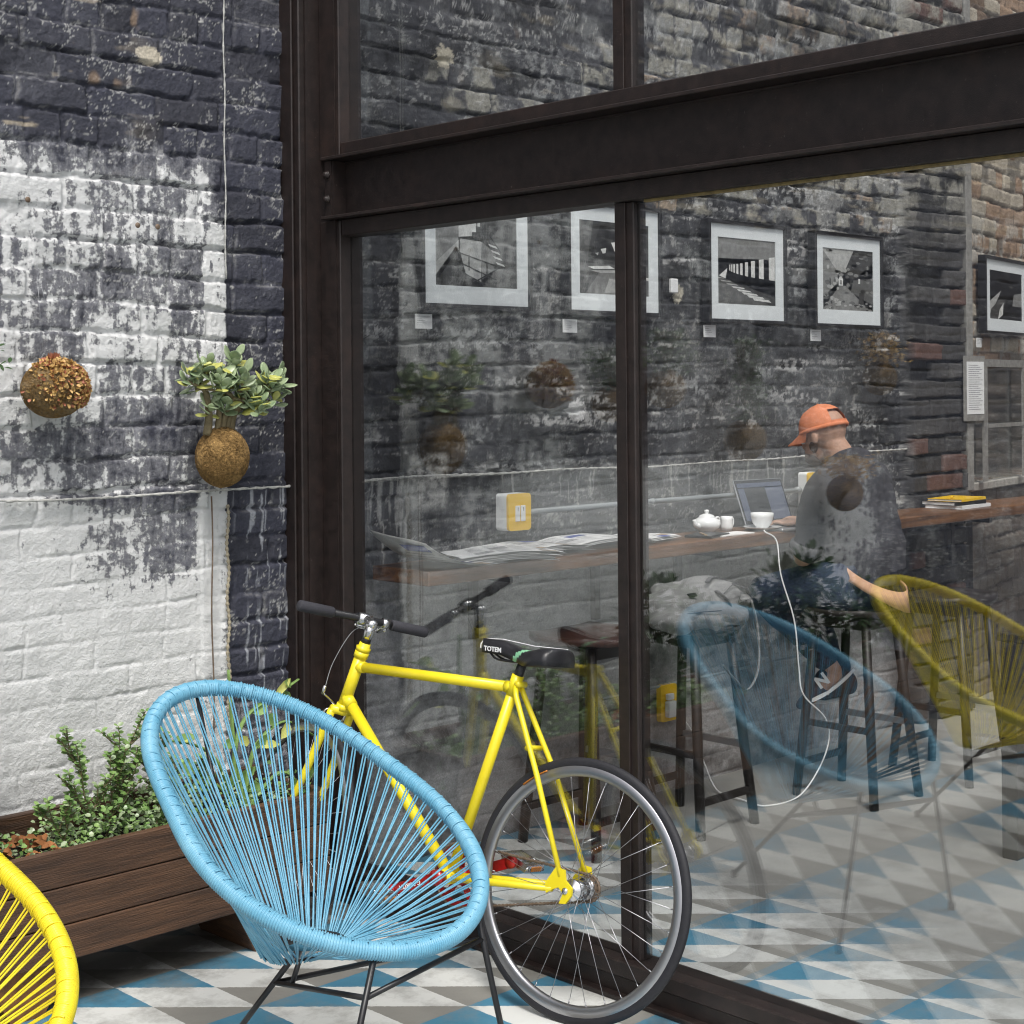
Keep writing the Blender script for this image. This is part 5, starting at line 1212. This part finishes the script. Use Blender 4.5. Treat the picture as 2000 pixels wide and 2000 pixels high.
mb = MB(); mb.lathe([(0, .001), (.024, .001), (.027, .02), (.024, .045), (.026, .060), (.0235, .060), (.021, .045), (.02, .01), (0, .008)], n=22); mb.build('body', 'white_gloss', t)
mb = MB(); mb.tube(spline([(.024, 0, .052), (.044, 0, .048), (.042, 0, .022), (.026, 0, .016)], 4), .0035, 8); mb.build('handle', 'white_gloss', t)
t = thing('saucer', 'white saucer under the coffee cup', 'saucer', (5.39, 4.045, CZ))
mb = MB(); mb.lathe([(0, .003), (.030, .002), (.050, .006), (.080, .016), (.081, .018), (.050, .010), (.028, .007), (0, .007)], n=32); mb.build('plate', 'white_gloss', t)
t = thing('coffee_cup', 'white coffee cup standing on its saucer left of the laptop', 'cup', (5.39, 4.045, CZ+.008))
mb = MB(); mb.lathe([(0, 0), (.024, 0), (.026, .006), (.040, .024), (.047, .050), (.0485, .066), (.046, .066), (.044, .050), (.036, .024), (.02, .008), (0, .008)], n=32); mb.build('body', 'white_gloss', t)
mb = MB(); mb.lathe([(0, .052), (.0435, .052)], n=24); mb.build('coffee', 'soil', t)
mb = MB(); mb.tube(spline([(.045, .0, .056), (.070, .0, .052), (.066, .0, .026), (.040, .0, .020)], 5), .0045, 8); hd_ = mb.build('handle', 'white_gloss', t); hd_.rotation_euler = (0, 0, 1.2)
# laptop
lp = thing('laptop', 'open thin laptop with dark screen in front of the man', 'laptop', (5.57, 4.135, CZ), -.11)
mb = MB(); mb.box((-.15, -.205, 0), (.15, .0, .012), bev=.003); bs = mb.build('base', 'alu', lp)
mb = MB()
for r_ in range(5):
    for c in range(13): mb.box((-.13+c*.0202, -.035-r_*.019, .0122), (-.113+c*.0202, -.019-r_*.019, .0135))
mb.build('keyboard', 'keys', bs)
mb = MB(); mb.box((-.045, -.195, .0121), (.045, -.135, .0126)); mb.build('touchpad', 'fleece_d', bs)
TS = Matrix.Translation((0, .002, .012)) @ Matrix.Rotation(R(-22), 4, 'X')
mb = MB(); mb.box((-.15, -.001, 0), (.15, .005, .205), bev=.002, T=TS); ld = mb.build('lid', 'alu', lp)
mb = MB(); mb.box((-.146, -.0022, .004), (.146, -.0013, .201), T=TS); sc = mb.build('screen', 'screen', ld)
mb = MB(); mb.box((-.138, -.0030, .168), (.138, -.0024, .188), T=TS, mi=0); mb.box((-.138, -.0030, .02), (-.10, -.0024, .165), T=TS, mi=0); mb.box((.03, -.003, .02), (.138, -.0024, .165), T=TS, mi=0); mb.build('screen_window', mat('screen_panel', (.07, .085, .13), .25), sc)
# charging cable
pts = spline([(5.40, 4.14, CZ+.004), (5.36, 4.02, CZ+.006), (5.27, 3.94, CZ+.008), (5.30, 3.905, 1.03), (5.265, 3.86, .90), (5.27, 3.80, .72), (5.285, 3.79, .53), (5.30, 3.78, .42), (5.42, 3.76, .31), (5.46, 3.77, .21), (5.40, 3.78, .10), (5.27, 3.79, .010), (5.08, 3.81, .006), (5.08, 3.92, .010), (5.12, 4.08, .012), (5.16, 4.18, .10), (5.13, 4.21, .22), (5.02, 4.20, .33)], 8)
mb = MB(); mb.tube(pts, .0032, 7); mb.build('charging_cable', 'white_paint', None, 'white charging cable drooping from the laptop to the floor', 'cable')
# books and pen
G = 'books stacked at the back of the counter'
for k, (x_, y_, w_, d_, th, mt_, lab) in enumerate(((7.06, 4.10, .30, .20, .016, 'paper', 'white book at the bottom of the counter stack'), (7.04, 4.11, .27, .19, .018, 'frame', 'dark-spined book in the middle of the counter stack'), (7.05, 4.10, .28, .18, .012, 'paper', 'magazine with a yellow cover edge on top of the counter stack'))):
    t = thing('book', lab, 'book', (x_, y_, CZ+.001+sum((.017, .019, .013)[:k])), (.05, -.06, .1)[k], G)
    mb = MB(); mb.box((-w_/2, -d_/2, 0), (w_/2, -d_/2+.002, th)); mb.box((-w_/2, -d_/2+.002, 0), (w_/2, d_/2, .0015)); mb.box((-w_/2, -d_/2+.002, th-.0015), (w_/2, d_/2, th)); mb.build('cover', ('white_paint', 'frame', 'yellow_plastic')[k], t)
    mb = MB(); mb.box((-w_/2+.003, -d_/2+.003, .0017), (w_/2-.003, d_/2-.003, th-.0017)); mb.build('pages', 'paper', t)
mb = MB(); mb.tube([(6.93, 4.06, CZ+.056), (7.0, 4.09, CZ+.056)], .004, 8); mb.build('marker_pen', 'yellow_plastic', None, 'yellow marker lying on the stacked books', 'pen')

# stools
def make_stool(label, seat='stoolwood'):
    t = thing('bar_stool', label, 'stool', (0, 0, 0), 0, 'tall wooden stools along the counter')
    fx, fy, tx, ty, zt = .162, .185, .105, .115, .735
    def P(sx, sy, z_): f = z_/zt; return Vector((sx*(fx+(tx-fx)*f), sy*(fy+(ty-fy)*f), z_))
    for sx in (-1, 1):
        for sy in (-1, 1):
            mb = MB(); a = P(sx, sy, .0); b = P(sx, sy, zt); mb.tube([a, a.lerp(b, .5), b], [.0185, .0195, .018], 8); mb.build('leg', 'stoolwood', t)
    for sy in (-1, 1):
        mb = MB(); z_ = .13; mb.bar(P(-1, sy, z_), P(1, sy, z_), .016, .026); mb.build('rung', 'stoolwood', t)
    for sx in (-1, 1):
        mb = MB(); z_ = .30; mb.bar(P(sx, -1, z_), P(sx, 1, z_), .016, .024); mb.build('rung', 'alu' if sx > 0 else 'stoolwood', t)
    mb = MB(); mb.box((-.115, -.125, zt-.045), (.115, .125, zt), bev=.004); mb.build('apron', 'stoolwood', t)
    mb = MB(); NX = 12; vs = []
    for i in range(NX+1):
        for j in range(NX+1):
            x_ = (i/NX-.5)*2; y_ = (j/NX-.5)*2; k = max(abs(x_), abs(y_)); L = math.hypot(x_, y_) or 1; q = .75*k/L+.25
            vs.append((x_*.18*q*1.15, y_*.16*q*1.15, zt+.030+.014*(x_*x_)-.006*(1-y_*y_)))
    n_ = len(vs); vs += [(a, b, c-.026) for a, b, c in vs]; K = NX+1
    fs = [(i*K+j, (i+1)*K+j, (i+1)*K+j+1, i*K+j+1) for i in range(NX) for j in range(NX)]; fs += [tuple(n_+q for q in f)[::-1] for f in fs]
    bd = [i*K for i in range(K)]+[NX*K+j for j in range(1, K)]+[i*K+NX for i in range(NX-1, -1, -1)]+[j for j in range(NX-1, 0, -1)]
    fs += [(bd[i], n_+bd[i], n_+bd[(i+1) % len(bd)], bd[(i+1) % len(bd)]) for i in range(len(bd))]
    mb.add(vs, fs, 0); mb.build('seat', seat, t)
    return t
s0 = make_stool('tall dark stool under the newspapers, leftmost of the stools', 'seatwood'); s0.location = (4.24, 3.975, 0)
seat_dark = [k for k in COL.objects if k.parent == s0 and k.name.startswith('seat')][0].data.copy(); seat_dark.materials.clear(); seat_dark.materials.append(M['stoolwood'])
for loc, lab in (((4.705, 3.885, 0), 'tall dark stool carrying the grey backpack'), ((5.49, 3.655, 0), 'tall dark stool the man in the cap sits on'), ((6.07, 3.575, 0), 'empty tall dark stool right of the seated man')):
    c = copy_tree(s0); c.location = loc; c['label'] = lab
    for k in COL.objects:
        if k.parent == c and k.name.startswith('seat'):
            k.data = seat_dark
# table leg at the right
t = thing('cafe_table', 'dark square-legged table standing just inside the glass at the right edge', 'table', (5.52, 2.42, 0))
mb = MB(); mb.box((-.415, -.415, .76), (.45, .40, .79), bev=.004); mb.build('tabletop', 'stoolwood', t)
for sx in (-1, 1):
    for sy in (-1, 1): mb = MB(); mb.box((sx*.385-.03, sy*.355-.03, 0), (sx*.385+.03, sy*.355+.03, .759), bev=.003); mb.build('leg', 'stoolwood', t)

# backpack on the stool
BC = Vector((4.70, 3.86, .775))
bp_ = thing('backpack', 'grey backpack and fleece heaped on the stool behind the mullion', 'backpack', tuple(BC))
mb = MB(); random.seed(4)
mb.ell((-.13, -.02, .065), (.15, .13, .070), 20); mb.ell((.05, -.01, .085), (.16, .13, .075), 20); mb.ell((.19, 0, .065), (.09, .11, .050), 16); mb.ell((-.20, -.08, .03), (.10, .08, .055), 16); mb.ell((.0, -.12, .02), (.20, .05, .05), 16); mb.ell((-.05, .05, .10), (.12, .08, .05), 16)
def wr_(c): return .007*(np.sin(c[:, 0]*34+c[:, 2]*60+6*fbm(c[:, 0]*7+3, c[:, 1]*7+c[:, 2]*9, 3, 3))) + .008*(fbm(c[:, 0]*16+5, c[:, 2]*22+c[:, 1]*13, 3, 9)-.5)
me = remesh(mb, 'bag_body', ['fleece'], .006, 3, wr_); link('bag_body', me, bp_)
mb = MB(); mb.tube(spline([(.0, -.12, .12), (.05, -.135, .075), (.06, -.13, .02), (.04, -.135, -.03)], 5), .016, 8, flat=.35); mb.tube(spline([(-.26, -.10, .05), (-.15, -.155, .06), (-.03, -.165, .055)], 5), .0022, 5); mb.tube(spline([(.03, -.13, .11), (.10, -.125, .14), (.19, -.10, .115)], 5), .0022, 5); mb.tube(spline([(.10, -.15, .07), (.18, -.135, .075), (.26, -.08, .065)], 5), .0026, 5); mb.tube(spline([(.12, -.10, .135), (.2, -.105, .11), (.27, -.06, .085)], 4), .010, 8, flat=.4); mb.tube(spline([(-.02, -.09, .155), (.05, -.06, .165), (.12, -.07, .145)], 4), .010, 8, flat=.4); mb.build('buckle_strap', 'fleece_d', bp_)
mb = MB(); mb.tube(spline([(.26, -.08, .06), (.275, -.10, -.05), (.25, -.12, -.20), (.17, -.13, -.27), (.09, -.13, -.22), (.03, -.12, -.16)], 6), .0065, 8, flat=.4); mb.build('shoulder_strap', 'fleece', bp_)
mb = MB(); T = frame_m(Vector((-.14, -.115, .118)), (1, 0, .0), (0, .75, .66)); mb.box((-.022, -.008, 0), (.022, .008, .004), T=T); mb.build('badge', 'frame', bp_)

# ================================================================== MAN
man = None
mb = MB(); C_ = capsule
hd = Vector((5.435, 3.765, 1.455))
# local axes of the head: faces +Y, a little down
Th = Matrix.Rotation(R(-16), 4, 'X')
def HP(x_, y_, z_): return hd + (Th @ Vector((x_, y_, z_)))
mb.ell(HP(0, -.012, .030), (.076, .096, .090), 20, T=Th); mb.ell(HP(0, .038, -.040), (.056, .058, .062), 16, T=Th); mb.ell(HP(0, .070, -.068), (.032, .028, .024), 12, T=Th)
mb.ell(HP(0, .096, -.012), (.012, .018, .022), 10, T=Th); mb.ell(HP(0, .080, .012), (.048, .018, .016), 12, T=Th); mb.ell(HP(0, .088, -.042), (.022, .010, .010), 10, T=Th)
for s in (-1, 1): mb.ell(HP(s*.079, -.010, -.004), (.008, .018, .028), 10, T=Th)
C_(mb, HP(0, -.035, -.03), (5.46, 3.675, 1.345), .052, .060)
# torso
C_(mb, (5.46, 3.665, 1.30), (5.49, 3.64, 1.02), .105, .105); C_(mb, (5.49, 3.64, 1.02), (5.49, 3.645, .87), .105, .135)
for s in (-1, 1): C_(mb, (5.46, 3.665, 1.315), (5.47+s*.165, 3.655, 1.285), .062, .055); C_(mb, (5.49, 3.645, .86), (5.49+s*.08, 3.67, .845), .11, .095)
LS = Vector((5.295, 3.655, 1.275)); LE = Vector((5.300, 3.775, .975)); LH = Vector((5.545, 3.945, 1.085))
RS = Vector((5.645, 3.66, 1.275)); RE = Vector((5.80, 3.76, 1.02)); RH = Vector((5.69, 3.985, 1.088))
for a, e_, h_ in ((LS, LE, LH), (RS, RE, RH)):
    C_(mb, a, e_, .050, .040); C_(mb, e_, h_, .039, .026)
# hands
def hand(w_, fwd, side):
    fwd = Vector(fwd).normalized(); sd_ = Vector(side).normalized(); up_ = Vector((0, 0, 1)); pc = w_+fwd*.045
    mb.ell(pc, (.042, .036, .015), 12, T=frame_m(Vector((0, 0, 0)), fwd, sd_))
    for k, (o_, L, r_) in enumerate(((-.030, .062, .0085), (-.010, .074, .009), (.011, .070, .0088), (.030, .054, .008))):
        b = pc+fwd*.028+sd_*o_+up_*.002; m_ = b+fwd*L*.5+up_*.008+sd_*o_*.15; e_ = b+fwd*L-up_*.008+sd_*o_*.25; C_(mb, b, m_, r_+.001, r_, 10, steps=2); C_(mb, m_, e_, r_, r_-.0012, 10, steps=2)
    b = pc-fwd*.008-sd_*.034; m_ = b-sd_*.020+fwd*.028; e_ = m_+fwd*.028-sd_*.002-up_*.004; C_(mb, b, m_, .011, .010, 10, steps=2); C_(mb, m_, e_, .0098, .0085, 10, steps=2)
hand(LH+Vector((-.01, .01, .006)), (-.25, 1, -.10), (-1, -.25, 0)); hand(RH+Vector((0, .01, .006)), (-.45, 1, -.08), (1, .45, 0))
# legs
LK = Vector((5.36, 4.02, .80)); LA = Vector((5.50, 3.765, .50)); RK = Vector((5.66, 4.05, .80)); RA = Vector((5.66, 3.85, .42))
for s, k, a in ((-1, LK, LA), (1, RK, RA)):
    C_(mb, (5.49+s*.085, 3.68, .84), k, .085, .058); C_(mb, k, a, .055, .036)
# feet inside the shoes
for a, d in ((LA, Vector((-.40, .55, -.62))), (RA, Vector((0, .9, -.35)))):
    d.normalize(); C_(mb, a-Vector((0, 0, .02)), a+d*.15-Vector((0, 0, .03)), .034, .028)
me = remesh(mb, 'person', ['skin'], .0055, 3)
man = link('person', me, None, 'man in orange cap and loose dark grey shirt typing on a laptop at the counter', 'person')
# shirt
def cloth(name, build, mt_, vox=.008, amp=.005, fr=26, sm=5):
    mb = MB(); build(mb)
    def dsp(c): return amp*np.sin(c[:, 2]*fr+c[:, 0]*fr*.6+7*fbm(c[:, 0]*6+1, c[:, 2]*6+c[:, 1]*5, 3, 13))+amp*1.6*(fbm(c[:, 0]*11+3, c[:, 2]*9+c[:, 1]*7, 3, 19)-.5)
    return link(name, remesh(mb, name, [mt_], vox, sm, dsp), man)
def shirt(mb):
    C_(mb, (5.465, 3.655, 1.285), (5.49, 3.62, 1.04), .126, .134); mb.tube([(5.49, 3.615, 1.06), (5.495, 3.61, .98), (5.505, 3.60, .90)], [.135, .148, .150], 20)
    C_(mb, (5.46, 3.645, 1.30), (5.46, 3.63, 1.34), .105, .075)
    for s, a, e_ in ((-1, LS, LE), (1, RS, RE)):
        C_(mb, (5.465, 3.65, 1.305), a, .088, .076); C_(mb, a, a.lerp(e_, .86), .076, .066)
    C_(mb, (5.55, 3.62, 1.2), (5.57, 3.60, 1.0), .11, .11)
    C_(mb, (5.41, 3.65, 1.2), (5.42, 3.66, 1.02), .10, .10)
cloth('shirt', shirt, 'shirt', .007, .008, 20, 4)
def cuffs(mb):
    for a, e_ in ((LS, LE), (RS, RE)): p = a.lerp(e_, .80); q = a.lerp(e_, .93); mb.tube([p, p.lerp(q, .2), p.lerp(q, .8), q], [.066, .073, .073, .064], 18)
cloth('sleeve_cuffs', cuffs, 'fleece_d', .006, .003)
mb = MB(); mb.tube(spline([HP(-.055, -.045, -.045), HP(-.03, -.085, -.05), HP(.03, -.085, -.05), HP(.055, -.045, -.045)], 5), .02, 8, flat=.6) if False else None
def collar(mb): mb.tube([(5.455, 3.69, 1.345), (5.450, 3.70, 1.372)], [.082, .072], 20)
cloth('collar', collar, 'shirt', .006, .002)
# peach tee tail hanging below the shirt at the back
mb = MB(); vs = []; N_ = 26
for i in range(N_+1):
    a = R(146+190*i/N_); t_ = i/N_; x_ = 5.505+.152*math.cos(a); y_ = 3.603+.152*math.sin(a)
    z1 = .975-.165*math.sin(min(1, t_/.70)*math.pi/2)+.030*max(0, (t_-.7)/.3)**1.5; z0 = z1-.014-.062*float(ss(.25, 1, np.array(t_)))
    for (rr2, zz) in ((1.0, z1+.03), (1.03, z1), (1.08+.02*math.sin(i*1.7), z0), (1.03, z0+.002), (.97, z1+.02)):
        vs.append((5.505+(x_-5.505)*rr2, 3.603+(y_-3.603)*rr2, zz))
mb.add(vs, [(i*5+j, (i+1)*5+j, (i+1)*5+(j+1) % 5, i*5+(j+1) % 5) for i in range(N_) for j in range(5)]); mb.build('tee_shirt_tail', 'tee', man)
def jeans(mb):
    C_(mb, (5.49, 3.635, .90), (5.49, 3.65, .86), .142, .150); mb.tube([(5.49, 3.63, .86), (5.49, 3.63, .96)], [.15, .142], 16)
    for s, k, a in ((-1, LK, LA), (1, RK, RA)): C_(mb, (5.49+s*.085, 3.68, .850), k, .124, .074); C_(mb, k, k.lerp(a, .86), .072, .052)
cloth('jeans', jeans, 'denim', amp=.004)
# cap
mb = MB(); vs = []; fs = []; n = 28; kk = 9
for i in range(kk+1):
    t_ = i/kk*math.pi*.52
    for j in range(n):
        a = 2*math.pi*j/n; x_ = math.sin(t_)*math.cos(a)*.086; y_ = math.sin(t_)*math.sin(a)*.106; z_ = math.cos(t_)*.098
        if y_ > .05: z_ += .006*(y_/.1)
        vs.append(HP(x_, y_-.010, z_+.036))
for i in range(kk):
    for j in range(n):
        am = (j+.5)/n*360
        if 236 < am < 304 and i >= kk-4 and i < kk-1: continue        # opening above the strap
        fs.append((i*n+j, (i+1)*n+j, (i+1)*n+(j+1) % n, i*n+(j+1) % n))
mb.add(vs, fs); cap = mb.build('cap', 'cap', man)
mb = MB(); vs = []
for i in range(13):
    a = R(15+150*i/12); x0, y0 = .086*math.cos(a), .106*math.sin(a)-.010; e_ = math.sin((a-R(15))/R(150)*math.pi)
    for (k, dz) in ((0, 0), (.5, .004-.010*0), (1, -.016)):
        x_ = x0*(1-.1*k); y_ = y0+k*(.022+.055*e_); z_ = .032-.020*k-.010*abs(math.cos(a))*k*2
        vs.append(HP(x_, y_, z_+.002)); vs.append(HP(x_, y_, z_-.002))
fs = []
for i in range(12):
    for q in range(2):
        a_ = i*6+q*2; b_ = (i+1)*6+q*2; fs += [(a_, b_, b_+2, a_+2), (a_+1, a_+3, b_+3, b_+1)]
    fs.append((i*6+4, (i+1)*6+4, (i+1)*6+5, i*6+5))
mb.add(vs, fs); mb.build('peak', 'cap', cap)
mb = MB(); mb.tube([HP(.086*math.cos(R(a)), .106*math.sin(R(a))-.010, .030) for a in range(0, 360, 12)], .0045, 6, closed=True, flat=2); mb.ell(HP(0, -.01, .135), (.006, .006, .004), 8); mb.build('band', 'cap', cap)
def beard(mb):
    mb.ell(HP(0, .052, -.064), (.054, .052, .040), 16, T=Th); mb.ell(HP(0, .084, -.040), (.028, .014, .010), 12, T=Th)
    for s in (-1, 1): mb.ell(HP(s*.056, .020, -.036), (.009, .020, .028), 12, T=Th)
cloth('beard', beard, 'beard', .004, .002, 120, 2)
# eyes, brows
mb = MB()
for s in (-1, 1): mb.ell(HP(s*.030, .083, -.002), (.010, .007, .006), 10, T=Th)
mb.build('eyes', 'white_gloss', man)
# shoes
def shoe(A, d, up_, label):
    d = Vector(d).normalized(); sdv = d.cross(Vector(up_)).normalized(); u_ = sdv.cross(d)
    T = Matrix((d, -sdv, u_)).transposed().to_4x4(); T.translation = A
    sh = bpy.data.objects.new('shoe', None); COL.objects.link(sh); sh.parent = man
    mb = MB()
    for (x_, z_, rx, ry, rz) in ((-.045, .045, .05, .040, .055), (.02, .030, .07, .042, .045), (.09, .012, .07, .046, .036), (.145, .004, .055, .042, .028), (-.03, .085, .045, .040, .03)):
        mb.ell(T @ Vector((x_, 0, z_)), (rx, ry, rz), 16, T=T.to_3x3().to_4x4())
    link('upper', remesh(mb, 'upper', ['navy'], .005, 4), sh)
    mb = MB(); vs = []; N2 = 14; outl = []
    for i in range(28):
        a = 2*math.pi*i/28; x_ = .050+.138*math.cos(a); wv = .046+.008*math.cos(a)*1; outl.append((x_, wv*math.sin(a)*(1.0), -.026+.014*max(0, (x_-.10)/.1)+.9*(x_-.04)**2))
    vs = [T @ Vector((x_, y_, z_)) for x_, y_, z_ in outl]+[T @ Vector((x_*.99, y_*.97, z_+.011)) for x_, y_, z_ in outl]
    mb.add(vs, [tuple(range(28))[::-1], tuple(range(28, 56))]+[(i, (i+1) % 28, 28+(i+1) % 28, 28+i) for i in range(28)], 0, False); mb.build('sole', 'white_paint', sh)
    mb = MB(); Tt = frame_m(T @ Vector((.045, .0465, .030)), d, u_); 
    if (Tt.to_3x3() @ Vector((0, 0, 1))).dot(T.to_3x3() @ Vector((0, 1, 0))) < 0: Tt = frame_m(T @ Vector((.045, .0465, .030)), -d, u_)
    add_text(mb, 'N', .068, Tt, bold=.003); mb.build('lettering', 'white_paint', sh)
    return sh
shoe(LA+Vector((.01, .0, -.05)), (-.42, .55, -.52), (0, .3, 1), 'l'); shoe(RA+Vector((0, 0, -.06)), (0, 1, -.25), (0, 0, 1), 'r')
